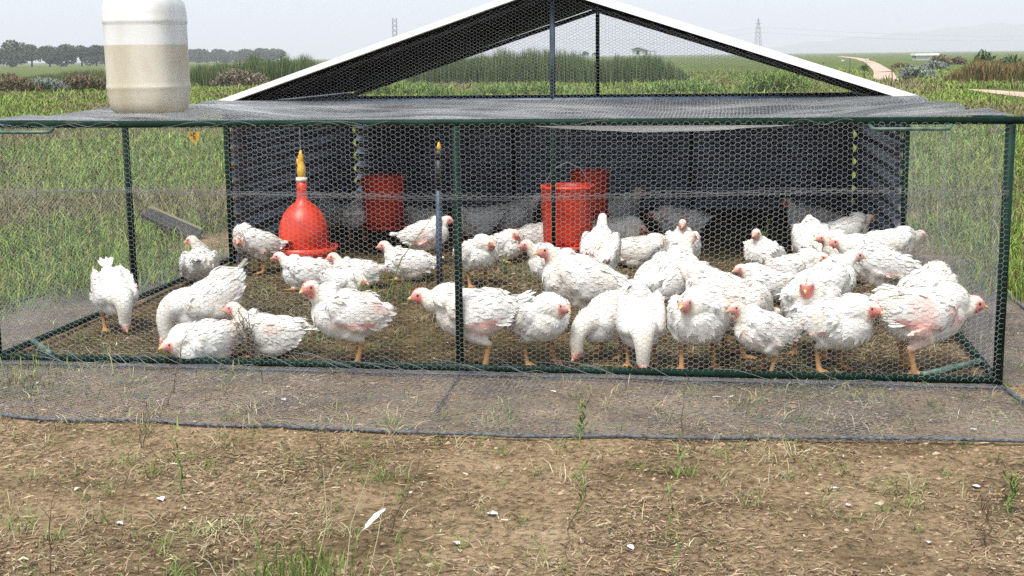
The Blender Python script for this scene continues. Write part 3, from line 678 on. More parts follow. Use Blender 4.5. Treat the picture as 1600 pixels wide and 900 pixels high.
    nm = thing('chicken', label, 'chicken', (g[0], g[1], gh(g[0], g[1])), wh, 'white broiler chickens in the run'); nm.scale = (scale*1.035,)*3
    obj('body', me, M['plume'], nm)
    # beak, comb, wattle, eyes
    Bp = H+lk*.034-hu*.004
    MB().tube([Bp-lk*.008, Bp+lk*.004, Bp+lk*.013-hu*.002, Bp+lk*.020-hu*.006], [(.0085, .0085), (.0072, .0075), (.0045, .005), (.001, .001)], 8).build('beak', M['beak'], nm, True)
    cb = MB(); hgt = .55+.5*bare
    for i, (a, b) in enumerate(((.026, .016), (.016, .022), (.005, .0255), (-.006, .026))):
        cb.ell(H+lk*a+hu*b, (.0065, .003, .0045*hgt+.003*(i == 1)), RM, 8, 6)
    cb.build('comb', M['comb'], nm, True)
    w_ = MB()
    for s in (-1, 1): w_.ell(H+lk*.020-hu*.021+sd_*s*.006, (.0055, .0028, .008*hgt), RM, 8, 6)
    w_.build('wattle', M['comb'], nm, True)
    for s in (-1, 1): MB().ell(H+lk*.013+hu*.005+sd_*s*.0222, (.0045, .0028, .0045), RM, 8, 6).build('eye', M['eye'], nm, True)
    return nm

FLOCK = [
 (182, 514, 302, 'peck', 'white chicken alone at the far left of the run bowing its red face down', dict(scale=.92, bare=.3, fwd=-.04)),
 (313, 440, 97, 'sit', 'white chicken seen from behind at the left rail with its head turned left', dict(yaw=70, bare=.1, up=.03, fwd=-.06, scale=.98)),
 (333, 543, 198, 'peck', 'large white chicken at left with raised tail pecking behind two resting chickens', dict(scale=1.08, bare=.6, fwd=-.025)),
 (322, 566, 222, 'sitlow', 'white chicken lying low at the front left rail with its beak on the soil', dict(scale=.95, bare=.5)),
 (422, 556, 183, 'sit', 'white chicken lying behind dry twigs at the front left with its head raised', dict(scale=.95, bare=.6)),
 (550, 568, 193, 'hunch', 'standing white chicken alone left of the centre post with a bare pink flank', dict(scale=1.06, yaw=35, bare=.9, tail=-.6, up=.03)),
 (483, 450, 184, 'sit', 'white chicken resting directly under the red bell drinker facing left', dict(scale=.92, bare=.4, up=-.01, fwd=.015)),
 (560, 448, 190, 'sit', 'white chicken resting right of the bell drinker facing left behind a lower one', dict(scale=.86, bare=.2)),
 (541, 466, 318, 'sitlow', 'small white chicken crouched in the tall weeds with its face to the ground', dict(scale=.82, bare=.3)),
 (641, 437, 184, 'sit', 'white chicken sitting left of the blue standpipe with its head up facing left', dict(scale=.92, bare=.5)),
 (664, 414, 4, 'stand', 'white chicken behind the blue standpipe with its red face showing on the right', dict(scale=.92, bare=.7, up=-.02)),
 (746, 448, 297, 'hunch', 'white chicken facing the camera just right of the centre post', dict(scale=.92, bare=.2, side=.02)),
 (786, 408, 312, 'sit', 'white chicken sitting with its face tucked to its breast behind a small green weed', dict(scale=.95, bare=.3, up=-.03, fwd=-.03)),
 (850, 400, 10, 'sleep', 'round white chicken asleep with hidden head left of the bright red feeder', dict(scale=1.08, bare=.0)),
 (748, 368, 190, 'sleep', 'shaded white chicken asleep behind the centre post inside the shed', dict(scale=1.05, bare=.0)),
 (798, 362, 5, 'sit', 'shaded white chicken in the shed facing right toward the bright red feeder', dict(scale=1.15, bare=.6, fwd=.02)),
 (518, 356, 130, 'sit', 'shaded chicken deep in the shed just right of the bell drinker neck', dict(scale=1.05, bare=.2)),
 (559, 378, 88, 'stand', 'fluffy white chicken seen from behind in front of the dark red feeder', dict(scale=.9, bare=.1, up=-.08)),
 (404, 426, 200, 'hunch', 'dirty white chicken preening behind dead twigs left of the bell drinker', dict(scale=.92, bare=.6, dirty=.35, up=-.06, yaw=60, fwd=-.03)),
 (938, 450, 80, 'alert', 'white chicken seen from behind with neck stretched up below the bright red feeder', dict(scale=.98, bare=.9, tail=.3)),
 (962, 354, 8, 'sit', 'shaded white chicken with dark red face right of the bright red feeder in the shed', dict(scale=1.15, bare=.8)),
 (968, 384, 320, 'sitlow', 'white chicken huddled at the shed mouth with its head low beside the bright red feeder', dict(scale=1.05, bare=.7)),
 (1000, 418, 350, 'sit', 'white chicken sitting at the shed mouth facing right below the huddled ones', dict(scale=1.0, bare=.5, up=-.04, fwd=-.02)),
 (1066, 371, 176, 'sit', 'white chicken in the shade of the shed facing left with its head held low', dict(scale=1.05, bare=.8, up=-.06, fwd=.03)),
 (1040, 408, 60, 'sleep', 'small dim chicken tucked behind the sitting group at the shed mouth', dict(scale=.75, bare=.1)),
 (1066, 436, 262, 'alert', 'cream faced chicken looking at the camera with its neck upright in mid run', dict(scale=.90, bare=.1)),
 (868, 470, 190, 'stand', 'slim white chicken whose head peeps out behind a big one in mid run', dict(scale=.92, bare=.4, fwd=.01)),
 (912, 520, 176, 'stand', 'biggest white chicken right of the centre post striding left with a red face', dict(scale=1.17, bare=.6, yaw=25)),
 (842, 566, 300, 'hunch', 'white chicken at the front rail facing right of camera beside the centre post bird', dict(scale=.98, bare=.4, side=.02)),
 (745, 572, 181, 'low', 'white chicken behind the centre post facing left with a dark red face and ruffled back', dict(scale=1.10, bare=1.0, tail=1.6)),
 (948, 560, 222, 'peck', 'white chicken pecking to the left at the front rail below the biggest one', dict(scale=.86, bare=.2)),
 (1001, 568, 268, 'peckdown', 'white chicken at the front rail bowed straight down with its crown to the camera', dict(scale=.92, bare=1.0, tail=.1)),
 (1045, 508, 40, 'alert', 'white chicken turned away right of the bowed one with its neck stretched up', dict(scale=1.10, bare=.7)),
 (1090, 576, 262, 'hunch', 'plump white chicken facing the camera at the front rail right of the bowed one', dict(scale=1.10, bare=.3, side=-.03, yaw=-20)),
 (1143, 556, 20, 'low', 'white chicken turned away behind a small front row bird with a yellowish tail', dict(scale=1.02, bare=.8, up=-.10)),
 (1194, 582, 203, 'stand', 'small slim white chicken in the front row facing left with its wings low', dict(scale=.88, bare=.5)),
 (1195, 500, 195, 'stand', 'white chicken in mid run facing left above the small slim front row one', dict(scale=.85, bare=.4, up=-.02)),
 (1193, 452, 235, 'alert', 'white chicken with pink face and upright neck behind a leafy weed', dict(scale=.88, bare=.5)),
 (1266, 430, 84, 'alert', 'ruffled white chicken seen from behind near the shed right corner', dict(scale=.98, bare=.9, up=-.04)),
 (1318, 408, 4, 'hunch', 'white chicken near the shed right corner facing right with an orange beak', dict(scale=.92, bare=.4)),
 (1268, 366, 176, 'sit', 'dim chicken with dark red face inside the shed behind the ruffled one', dict(scale=1.1, bare=.9)),
 (1386, 432, 2, 'low', 'white chicken reaching its neck right toward the right side netting', dict(scale=.90, bare=.6, up=-.01)),
 (1362, 478, 176, 'stand', 'large white chicken in the right hand crowd facing left behind a right facing head', dict(scale=1.08, bare=.4, fwd=.01, up=-.03)),
 (1284, 515, 8, 'alert', 'white chicken in the right hand crowd facing right with an orange beak', dict(scale=1.02, bare=.3, fwd=.02, up=-.03)),
 (1266, 556, 250, 'stand', 'tall white chicken with a red comb facing the camera second row on the right', dict(scale=1.08, bare=.8, side=.0, up=-.01)),
 (1306, 582, 300, 'hunch', 'white chicken at the front rail right end with red face turned right', dict(scale=1.03, bare=.8, side=.02)),
 (1430, 583, 2, 'low', 'large white chicken with raw red rump facing right at the front right corner', dict(scale=1.16, bare=1.2, up=-.03, fwd=-.01)),
 (1446, 530, 50, 'stand', 'white chicken turned away behind the large one at the right end', dict(scale=1.05, bare=.3, up=-.05)),
 (662, 362, 170, 'sleep', 'dim chicken resting between the dark red feeder and the blue standpipe', dict(scale=.95, bare=.1)),
 (1118, 520, 150, 'hunch', 'white chicken squeezed behind the plump camera facing one in the front row', dict(scale=.98, bare=.4)),
 (1236, 478, 330, 'hunch', 'white chicken looking right between the mid run pair and the right hand crowd', dict(scale=.92, bare=.4)),
 (1325, 442, 190, 'hunch', 'white chicken half hidden behind the large left facing one in the right crowd', dict(scale=.95, bare=.5)),
 (905, 398, 300, 'sit', 'small white chicken resting at the foot of the bright red feeder', dict(scale=.85, bare=.4)),
 (1420, 476, 60, 'sleep', 'ruffled brownish white chicken resting among the right hand crowd', dict(scale=1.0, bare=1.0, dirty=.4)),
]
for i, (px, py, hd, ps, lb, kw) in enumerate(FLOCK): chicken(px, py, hd, ps, lb, seed=i+1, **kw)

# ================================================================== VEGETATION
def blades(X, Y, Z, H_, Wd, lean, cb, ct_, g=rng, seg=2, droop=.35):
    """curved blades: two quads tapering, colours from base to tip"""
    n = len(X); a = g.uniform(0, 2*np.pi, n); f = a+g.uniform(-1.2, 1.2, n)
    d = np.stack([np.cos(a), np.sin(a), np.zeros(n)], 1)*(lean*H_)[:, None]; s = np.stack([np.cos(f+1.57), np.sin(f+1.57), np.zeros(n)], 1)*Wd[:, None]*.5
    B = np.stack([X, Y, Z], 1); up = np.zeros((n, 3)); up[:, 2] = H_
    m1 = B+up*.55+d*.35; tpp = B+up*(1-droop*lean)[:, None]+d
    V = np.stack([B-s, B+s, m1+s*.85, m1-s*.85, tpp+s*.15, tpp-s*.15], 1).reshape(-1, 3)
    b = (np.arange(n)*6)[:, None]; F = np.concatenate([b+np.array([[0, 1, 2, 3]]), b+np.array([[3, 2, 4, 5]])])
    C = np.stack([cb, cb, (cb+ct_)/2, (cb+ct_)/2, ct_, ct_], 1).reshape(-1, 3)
    return V, F, C
def pal(n, cols, w, g=rng, j=.25):
    cols = np.array(cols); k = g.choice(len(cols), n, p=np.array(w)/sum(w)); return cols[k]*g.uniform(1-j, 1+j, (n, 1))*g.uniform(.92, 1.08, (n, 3))
GREEN = [(.13, .21, .03), (.19, .28, .045), (.07, .12, .02), (.24, .20, .085), (.16, .12, .06), (.24, .30, .06)]
def polar(n, r0, r1, a0=-.50, a1=.50, power=0.):
    u = rng.uniform(0, 1, n); r = r0*(r1/r0)**u if power == 0 else (r0**power+u*(r1**power-r0**power))**(1/power)
    a = YAW*1.0+rng.uniform(a0, a1, n); return CAM[0]+r*np.sin(a), CAM[1]+r*np.cos(a), r
# pasture
X, Y, r = polar(860000, 5.0, 95, -.78, .60, power=.35)
g = grassiness(X, Y); patch = fbm(X*.5+3, Y*.5, 4, 22)
keep = (rng.uniform(0, 1, len(X)) < np.clip((g-.12)*1.5, 0, 1)) & ~((X > SX0-.08) & (X < SX1+.08) & (Y > DEP-.1) & (Y < DEP+SH+.1)) & ~((X > -.03) & (X < WID+.03) & (Y > -.02) & (Y < DEP+.1))
dx_, dy_ = gp(1380, 118)[:2], gp(1345, 95)[:2]
X, Y, r, g, patch = X[keep], Y[keep], r[keep], g[keep], patch[keep]
# keep the tracks clear
def px_of(X, Y, Z):
    v = np.stack([X, Y, Z], 1)-CAM; z = v@CF; return 800+FPX*(v@CR)/z, 450-FPX*(v@CU)/z
TRK = [gp(*p)[:2] for p in [(1406, 131), (1382, 122), (1374, 108), (1358, 98), (1341, 91.5)]]; PTH = [gp(*p)[:2] for p in [(1514, 142.2), (1545, 144.5), (1600, 149), (1700, 158)]]
def near_line(X, Y, P, w):
    ok = np.zeros(len(X), bool)
    for a, b in zip(P[:-1], P[1:]):
        ab = b-a; t = np.clip(((X-a[0])*ab[0]+(Y-a[1])*ab[1])/(ab@ab), 0, 1); ok |= np.hypot(X-a[0]-t*ab[0], Y-a[1]-t*ab[1]) < w
    return ok
kk = ~near_line(X, Y, TRK, .75) & ~near_line(X, Y, PTH, 1.3); X, Y, r, g, patch = X[kk], Y[kk], r[kk], g[kk], patch[kk]
n = len(X); H_ = rng.uniform(.035, .11, n)*(.5+1.3*patch)*(.65+.5*np.clip(g, 0, 1))*np.clip(.75+r/30, .8, 1.6)*np.where(rng.uniform(0, 1, n) < .04, 1.9, 1)
cb = pal(n, GREEN, [4, 3, 3, 1.6, 1.4, 1.6], j=.18); brown = np.clip((fbm(X*.35+9, Y*.35, 4, 33)-.46)*6, 0, 1)[:, None]*.75
brown = np.clip(brown+np.clip((1.0-Y)/3, 0, .5)[:, None], 0, .85)
cb = cb*.98*(1-brown)+pal(n, [(.20, .155, .085), (.13, .095, .055), (.27, .22, .13)], [3, 3, 1])*brown
Wd = np.clip(.0045*r/7, .004, .035)*rng.uniform(.7, 1.4, n)
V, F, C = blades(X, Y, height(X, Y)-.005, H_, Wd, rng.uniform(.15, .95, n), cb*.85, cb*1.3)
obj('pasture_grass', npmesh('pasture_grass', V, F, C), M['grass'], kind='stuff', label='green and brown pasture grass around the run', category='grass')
# bare-soil litter: straw, twigs, leaf scraps lying flat
X, Y, r = polar(270000, 2.6, 11.5, -.46, .46, power=1.1)
g = grassiness(X, Y); cl = fbm(X*2.4+1, Y*2.4, 4, 44)
keep = (g < .75) & (rng.uniform(0, 1, len(X)) < np.clip((cl-.36)*3.6, .10, 1)) & ~((Y > DEP+SH-.05)); X, Y, r = X[keep], Y[keep], r[keep]; n = len(X)
a = rng.uniform(0, np.pi*2, n)*.5+np.where(rng.uniform(0, 1, n) < .5, 0, np.pi)*1; L_ = rng.gamma(1.8, .0092, n)+.005; w = rng.uniform(.0007, .0023, n)
c_ = pal(n, [(.30, .215, .13), (.20, .135, .08), (.42, .33, .21), (.07, .048, .03), (.17, .17, .065), (.55, .49, .36)], [5, 5, .8, 4, 1.1, .2], j=.3)
z = height(X, Y)+rng.uniform(.001, .008, n); d = np.stack([np.cos(a), np.sin(a), rng.normal(0, .12, n)], 1); s = np.stack([-np.sin(a), np.cos(a), rng.normal(0, .3, n)], 1)*w[:, None]; P = np.stack([X, Y, z], 1); bend = s/w[:, None]*(rng.normal(0, .12, n)*L_)[:, None]
V = np.stack([P-d*L_[:, None]*.5-s*.5, P-d*L_[:, None]*.5+s*.5, P+s+bend, P-s+bend+np.array([0, 0, .0006]), P+d*L_[:, None]*.5+s*.4, P+d*L_[:, None]*.5-s*.4], 1).reshape(-1, 3)
b = (np.arange(n)*6)[:, None]; F = np.concatenate([b+np.array([[0, 1, 2, 3]]), b+np.array([[3, 2, 4, 5]])])
obj('straw_litter', npmesh('straw_litter', V, F, np.repeat(c_, 6, axis=0)), M['grass'], kind='stuff', label='dry straw and plant scraps strewn on the bare soil', category='litter')
# clods and crumbs of soil
X, Y, r = polar(17000, 2.7, 8, -.46, .46, power=1.2); cl = fbm(X*1.7+8, Y*1.7, 4, 77); keep = (grassiness(X, Y) < .6) & (rng.uniform(0, 1, len(X)) < np.clip((cl-.38)*4, .08, 1)); X, Y = X[keep], Y[keep]; n = len(X)
ico = np.array([(0, 0, 1), (1, 0, 0), (0, 1, 0), (-1, 0, 0), (0, -1, 0), (.7, .7, -.3), (-.7, -.6, -.3)]); fi = np.array([(0, 1, 2), (0, 2, 3), (0, 3, 4), (0, 4, 1), (1, 5, 2), (3, 6, 4)])
sz = rng.gamma(1.6, .0020, n)+.0018; V = (ico[None]*rng.uniform(.6, 1.3, (n, 7, 1))*sz[:, None, None]*np.array([1, 1, .6]))+np.stack([X, Y, height(X, Y)+.001], 1)[:, None]
F = (np.arange(n)*7)[:, None, None]+fi[None]; obj('soil_crumbs', npmesh('soil_crumbs', V.reshape(-1, 3), F.reshape(-1, 3), np.repeat(pal(n, [(.26, .18, .11), (.15, .10, .062), (.36, .27, .18)], [3, 2, 1]), 7, axis=0)), M['grass'], kind='stuff', label='small clods and crumbs of dry soil', category='soil')
# low green and straw tufts on the bare soil
tx_, ty_, tg_ = [], [], []
X, Y, r = polar(2300, 2.7, 8.6, -.46, .46, power=1.4); cl = fbm(X*1.1+2, Y*1.1, 4, 88); keep = (grassiness(X, Y) < .8) & (rng.uniform(0, 1, len(X)) < np.clip((cl-.36)*5, .05, 1)) & (Y < DEP+.3); X, Y = X[keep], Y[keep]
m_ = rng.integers(5, 22, len(X)); X = np.repeat(X, m_); Y = np.repeat(Y, m_); tuft = np.repeat(rng.uniform(0, 1, len(m_)), m_); n = len(X); X = X+rng.normal(0, .018, n); Y = Y+rng.normal(0, .018, n)
cb = np.where((tuft < .5)[:, None], pal(n, [(.09, .14, .03), (.13, .18, .045), (.20, .21, .08)], [3, 3, 2]), pal(n, [(.33, .28, .16), (.22, .17, .09), (.42, .37, .24)], [3, 2, 1]))
V, F, C = blades(X, Y, height(X, Y)-.002, rng.uniform(.012, .055, n), rng.uniform(.0014, .003, n), rng.uniform(.5, 2.2, n), cb*.85, cb*1.2, droop=.2)
obj('low_tufts', npmesh('low_tufts', V, F, C), M['grass'], kind='stuff', label='low green and straw coloured tufts on the soil', category='grass')

def tuft(px, py, n, h, spread, label, cols=None, w=.0035, lean=(.05, .5), name='grass_tuft', group=None, z0=0., scx=1.):
    p = gp(px, py); t = None; X = p[0]+rng.normal(0, spread, n)*scx; Y = p[1]+rng.normal(0, spread, n)
    cb = pal(n, cols or [(.10, .17, .03), (.15, .22, .05), (.19, .20, .07)], [3, 2, 1] if cols is None else [1]*len(cols))
    V, F, C = blades(X-p[0], Y-p[1], height(X, Y)-.004, rng.uniform(.35, 1, n)*h, w*rng.uniform(.7, 1.3, n), rng.uniform(*lean, n), cb*.8, cb*1.2)
    o = obj(name, npmesh(name, V, F, C), M['grass'], label=label, category='grass tuft'); o.location = (p[0], p[1], 0)
    if group: o['group'] = group
    return o
tuft(468, 905, 220, .10, .075, 'green grass tuft at the bottom edge of the photo left of its middle')
tuft(572, 492, 60, .27, .035, 'tall green grass clump in mid run between the resting chickens and the lone standing one', w=.004)
tuft(622, 470, 45, .20, .04, 'leaning green grass clump left of the foot of the blue standpipe', w=.004)
tuft(470, 530, 60, .06, .08, 'low green patch in the run left of the lone standing chicken')
tuft(780, 655, 50, .06, .07, 'faint green tuft growing through the front ground netting by the middle', cols=[(.15, .19, .06), (.28, .27, .13)])
tuft(340, 830, 40, .06, .03, 'pale dry grass crown splayed flat on the soil at lower left', cols=[(.40, .37, .20), (.30, .30, .14)], lean=(.8, 2.4))
tuft(520, 420, 26, .17, .03, 'dry upright straw stalks beside the red drinker trough', cols=[(.40, .36, .22), (.28, .25, .13)], w=.005, lean=(.02, .3))
def weed(px, py, h, label, kind=0, n=1, lean=0., name='weed_stem', seed=0, w=.0022):
    r_ = random.Random(seed+900); p = gp(px, py); t = thing(name, label, 'weed', (p[0], p[1], gh(p[0], p[1])-.004))
    mb = MB(); lv = []
    green = (.10, .17, .04); brown = (.13, .095, .06); ccol = green if kind == 0 else brown
    for q in range(n):
        a = r_.uniform(0, 6.28); sp_ = r_.uniform(0, .25) if n > 1 else 0; hh_ = h*r_.uniform(.6, 1) if n > 1 else h; x = y = 0.; pts = [(r_.uniform(-.01, .01)*(n > 1), r_.uniform(-.01, .01)*(n > 1), 0)]
        for i in range(1, 8):
            f = i/7; pts.append((pts[0][0]+lean*hh_*f+math.cos(a)*sp_*hh_*f+r_.gauss(0, .006), pts[0][1]+math.sin(a)*sp_*hh_*f+r_.gauss(0, .006), hh_*f))
        mb.tube(pts, [w*(1-.6*i/7) for i in range(8)], 5, ccol)
        for i in range(2, 8):
            for k in range(3 if kind == 0 else 1):
                b = r_.uniform(0, 6.28); L_ = r_.uniform(.02, .05) if kind == 0 else r_.uniform(.015, .06); p0 = np.array(pts[i])-np.array([0, 0, r_.uniform(0, h/8)])
                e = p0+np.array([math.cos(b)*L_*.7, math.sin(b)*L_*.7, L_*.8])
                if kind == 0: lv.append((p0, e, .0026, (.11*r_.uniform(.8, 1.5), .18*r_.uniform(.8, 1.3), .045)))
                else: mb.tube([p0, (p0+e)/2+np.array([0, 0, .004]), e], [.0012, .001, .0007], 4, brown)
    mb.build('stem', M['grass'], t)
    if lv:
        P0 = np.array([l[0] for l in lv]); P1 = np.array([l[1] for l in lv]); d = P1-P0; s_ = np.cross(d, [0, 0, 1.]); s_ /= np.linalg.norm(s_, axis=1, keepdims=True); s_ *= .0032
        V = np.stack([P0, (P0+P1)/2+s_, P1, (P0+P1)/2-s_+.0005], 1).reshape(-1, 3); obj('foliage', npmesh('foliage', V, np.arange(len(V)).reshape(-1, 4), np.repeat(np.array([l[3] for l in lv]), 4, axis=0)), M['grass'], t)
    return t
weed(284, 772, .20, 'single upright green tipped stalk in the soil in front of the left ground netting', 0, w=.0022, seed=1)
weed(1057, 742, .31, 'tall thin dark stem crossing the front ground netting right of the middle', 1, lean=.12, seed=2)
weed(1182, 425, .36, 'leafy green weed in the run in front of the upright necked chicken', 0, 3, seed=3, w=.003)
weed(790, 436, .16, 'small leafy green weed growing right of the centre post', 0, 3, seed=4)
weed(385, 430, .30, 'bunch of dead twigs standing left of the red drinker', 1, 14, seed=5, w=.003)
weed(400, 568, .24, 'tangle of dry twigs leaning over the chicken lying at front left', 1, 16, lean=-.3, seed=6, w=.0025)
weed(1400, 478, .38, 'dark thin twig standing among the right hand crowd of chickens', 1, 2, seed=7)
weed(1277, 440, .26, 'thin dry twigs in front of the ruffled chicken near the shed corner', 1, 5, seed=8)
weed(224, 700, .17, 'dark brittle stem at the outer edge of the left front netting', 1, 2, lean=.1, seed=9)
weed(262, 640, .26, 'thin brown stem leaning against the bottom rail at left', 1, 1, lean=.25, seed=10)
weed(605, 835, .22, 'leaning brown twig beside the white feather on the soil', 1, 1, lean=.42, seed=11)
weed(905, 800, .15, 'short green tipped weed on the bare soil right of the middle', 0, 1, lean=.1, seed=12)
weed(880, 850, .17, 'brown leaning twig on the soil below the green tipped weed', 1, 1, lean=.35, seed=13)
weed(78, 898, .22, 'dark stem at the bottom left corner of the soil', 1, 1, lean=.12, seed=14)
weed(1575, 800, .12, 'grey green weed on the soil at the right edge', 0, 2, seed=15)
weed(1540, 850, .15, 'dry brown twigs on the soil near the right edge', 1, 3, seed=16)
weed(905, 685, .13, 'small green sprig poking through the border cord right of the middle', 0, 2, seed=17)
weed(500, 745, .14, 'curved brown stem just beyond the border cord left of the middle', 1, 1, seed=18)
weed(1052, 905, .32, 'tall grey green stalk rising from the bottom edge right of the middle', 0, 1, seed=19, w=.0016)
weed(1560, 432, .10, 'low weed outside the right side netting', 0, 3, seed=20)
# the long blade crossing the run
p0 = gp(600, 475); p1 = p0+np.array([.30, .02, .50]); o = MB().tube([p0, p0+np.array([.10, 0, .24]), p1], [.004, .003, .001], 6, (.17, .22, .06)).build('grass_stalk', M['grass'], None, label='one long thin green stalk slanting up to the right beside the standpipe', category='stalk')
for k, (px, py, L_, lb) in enumerate(((540, 905, .26, 'thin pale bent grass stalk left of the white feather at the bottom'), (575, 905, .20, 'short pale grass stalk below the white feather'), (490, 905, .27, 'pale seed stalk rising from the green tuft at the bottom'))):
    p0 = gp(px, py); MB().tube([p0, p0+np.array([.01+.01*k, .03, L_*.5]), p0+np.array([.05-.02*k, .08, L_])], [.0016, .0012, .0006], 5, (.33, .33, .18)).build('grass_stalk', M['grass'], None, label=lb, category='stalk')

# feathers on the ground
M['feather'] = mat('loose_feather', (.72, .71, .68), .8, nodes=noise_mix(200, (.42, .41, .38), (.66, .65, .62)))
def feather(px, py, L_, ang, label, group=None, w=.22, tip=.0, name='feather'):
    p = gp(px, py); V = []; n = 12; r_ = random.Random(int(px*7+py))
    for i in range(n+1):
        f = i/n; ww = L_*w*math.sin(math.pi*min(1, f*.92+.06))**.7*(.0 if f < .12 else 1)+.0006; z = .004+tip*f+.012*L_*8*math.sin(f*3.1)
        V += [(f*L_, ww*r_.uniform(.6, 1.05), z+.004), (f*L_, 0, z), (f*L_, -ww*r_.uniform(.6, 1.05), z+.003)]
    F = []
    for i in range(n): a = i*3; F += [(a, a+1, a+4, a+3), (a+1, a+2, a+5, a+4)]
    o = obj(name, npmesh(name, V, np.array(F), smooth=True), M['feather'], label=label, category='feather'); o.location = (p[0], p[1], gh(p[0], p[1])); o.rotation_euler = (0, 0, R(ang))
    if group: o['group'] = group
feather(567, 833, .075, 48, 'large white feather standing up on the soil at the bottom left of the middle', tip=.045, w=.16)
spots_ = [(743, 578), (690, 648), (985, 632), (1020, 640), (1140, 622), (1340, 648), (1465, 655), (1500, 660), (1515, 672), (330, 612), (440, 625), (530, 640), (700, 535), (1262, 792), (1312, 765), (1385, 780), (1325, 792), (1168, 785), (250, 780), (190, 690), (125, 762), (95, 780), (290, 800), (395, 790), (20, 680), (10, 775), (180, 822), (1590, 740), (760, 800), (880, 770), (640, 770), (1100, 860), (1450, 850), (1240, 700), (980, 855), (420, 860), (60, 600), (590, 622), (860, 610), (1180, 645), (1400, 610), (165, 850), (1530, 760), (1010, 720), (720, 850)]
spots = spots_[::2]
for k, (x, y) in enumerate(spots): feather(x, y, rnd.uniform(.012, .034), rnd.uniform(0, 360), 'small white downy feather lying on the trampled soil', 'small feathers scattered on the soil', w=rnd.uniform(.2, .42))

# rocks, board beyond the left side
p = gp(285, 372); t = thing('dark_board', 'dark weathered board lying tilted in the grass left of the shed', 'board', (p[0], p[1], .0), R(-18))
MB().add([(-.34, -.03, .16), (-.30, .03, .20), (.16, .03, .06), (.13, -.03, .0), (-.35, -.03, .135), (-.31, .03, .17), (.16, .03, .035), (.12, -.03, -.02)], [(0, 3, 2, 1), (4, 5, 6, 7), (0, 4, 7, 3), (1, 2, 6, 5), (0, 1, 5, 4), (3, 7, 6, 2)]).build('plank', M['wood_dark'], t)
MB().add([(-.33, .03, .205), (-.31, .045, .215), (.15, .045, .075), (.15, .03, .062), (-.33, .03, .195), (-.31, .045, .205), (.15, .045, .065), (.15, .03, .052)], [(0, 3, 2, 1), (4, 5, 6, 7), (0, 4, 7, 3), (1, 2, 6, 5), (0, 1, 5, 4), (3, 7, 6, 2)]).build('edge_strip', mat('yellow_edge', (.13, .12, .05), .7), t)
def rock(px, py, s, label, m_='rock', dist=None, group=None):
    p = gp(px, py); mb = MB(); mb.ell((0, 0, s*.3), (s, s*.7, s*.55), None, 14, 9); me = mb.mesh('rock', True); V = np.empty(len(me.vertices)*3, np.float32); me.vertices.foreach_get('co', V); V = V.reshape(-1, 3); V = V*(1+(fbm(V[:, 0]*3/s+px, V[:, 1]*3/s+V[:, 2]*2/s, 3, 5)[:, None]-.45)*.7); me.vertices.foreach_set('co', V.ravel())
    o = obj('rock', me, M[m_], label=label, category='rock'); o.location = (p[0], p[1], gh(p[0], p[1]))
    if group: o['group'] = group
rock(325, 350, .10, 'dark lump of stone or root in the grass against the shed left wall', 'wood_dark'); rock(255, 358, .05, 'small dark stone left of the tilted board', 'wood_dark')
rock(283, 347, .02, 'tiny pale pebble above the tilted board')
rock(1548, 133, .30, 'pale boulder in front of the reddish scrub at right'); rock(1524, 134, .15, 'small pale stone left of the boulder by the reddish scrub'); rock(1355, 95, .35, 'reddish heap beside the dirt track', 'rock'); rock(1317, 96.5, .3, 'small white stone left of the dirt track')

# ------------------------------------------------------------------ reeds, scrub, shrubs (mid distance)
def clump(name, px0, px1, base, top, n, label, cols, w=.02, dist_j=5, cat='reeds', kind='reed', lean=(.02, .25), group=None, prof=None):
    pa, pb_ = gp(px0, base), gp(px1, base); c = (pa+pb_)/2; D = np.linalg.norm(c-CAM); hmax = (base-top)*D/FPX
    u = rng.uniform(0, 1, n); ed = np.sin(np.pi*np.clip(u, .0, 1))**.35 if prof is None else np.interp(u, np.linspace(0, 1, len(prof)), prof)
    dv = (c-CAM)/D; v = rng.uniform(-.5, 1, n)*dist_j
    X = pa[0]+(pb_[0]-pa[0])*u+dv[0]*v; Y = pa[1]+(pb_[1]-pa[1])*u+dv[1]*v; H_ = hmax*ed*rng.uniform(.55, 1.0, n)**.6*(.78+.5*fbm(u*14, u*0, 3, int(px0)))
    cb = pal(n, cols, [1]*len(cols))
    if kind == 'reed':
        V, F, C = blades(X-c[0], Y-c[1], height(X, Y)-.02, H_, w*rng.uniform(.6, 1.4, n), rng.uniform(*lean, n), cb*.8, cb*1.25)
    else:
        k = 5; X = np.repeat(X, k); Y = np.repeat(Y, k); Hh = np.repeat(H_, k); n = len(X); Zz = height(X, Y)+Hh*rng.uniform(.0, 1, n)**.7; X = X+rng.normal(0, .10, n); Y = Y+rng.normal(0, .1, n)
        V, F, C = blades(X-c[0], Y-c[1], Zz, rng.uniform(.08, .22, n), w*rng.uniform(.8, 2, n), rng.uniform(.2, 2.2, n), np.repeat(cb, k, axis=0)*.9, np.repeat(cb, k, axis=0)*1.15)
    o = obj(name, npmesh(name, V, F, C), M['grass'], label=label, category=cat); o.location = (c[0], c[1], 0)
    if group: o['group'] = group
    return o
RG = [(.05, .09, .03), (.08, .12, .035), (.04, .07, .028), (.12, .13, .05)]
BR = [(.14, .09, .05), (.11, .085, .045), (.08, .09, .035), (.18, .12, .075)]
RD = [(.20, .10, .04), (.15, .09, .035), (.07, .10, .03), (.24, .13, .06)]
GY_ = [(.17, .20, .16), (.12, .15, .12), (.22, .24, .2)]
clump('reed_bed', 302, 530, 137, 82, 5200, 'tall green reed bed behind the water tank and the left roof slope', RG, .028, 5, prof=[.75, .8, .72, .95, 1, .95, .8, .55])
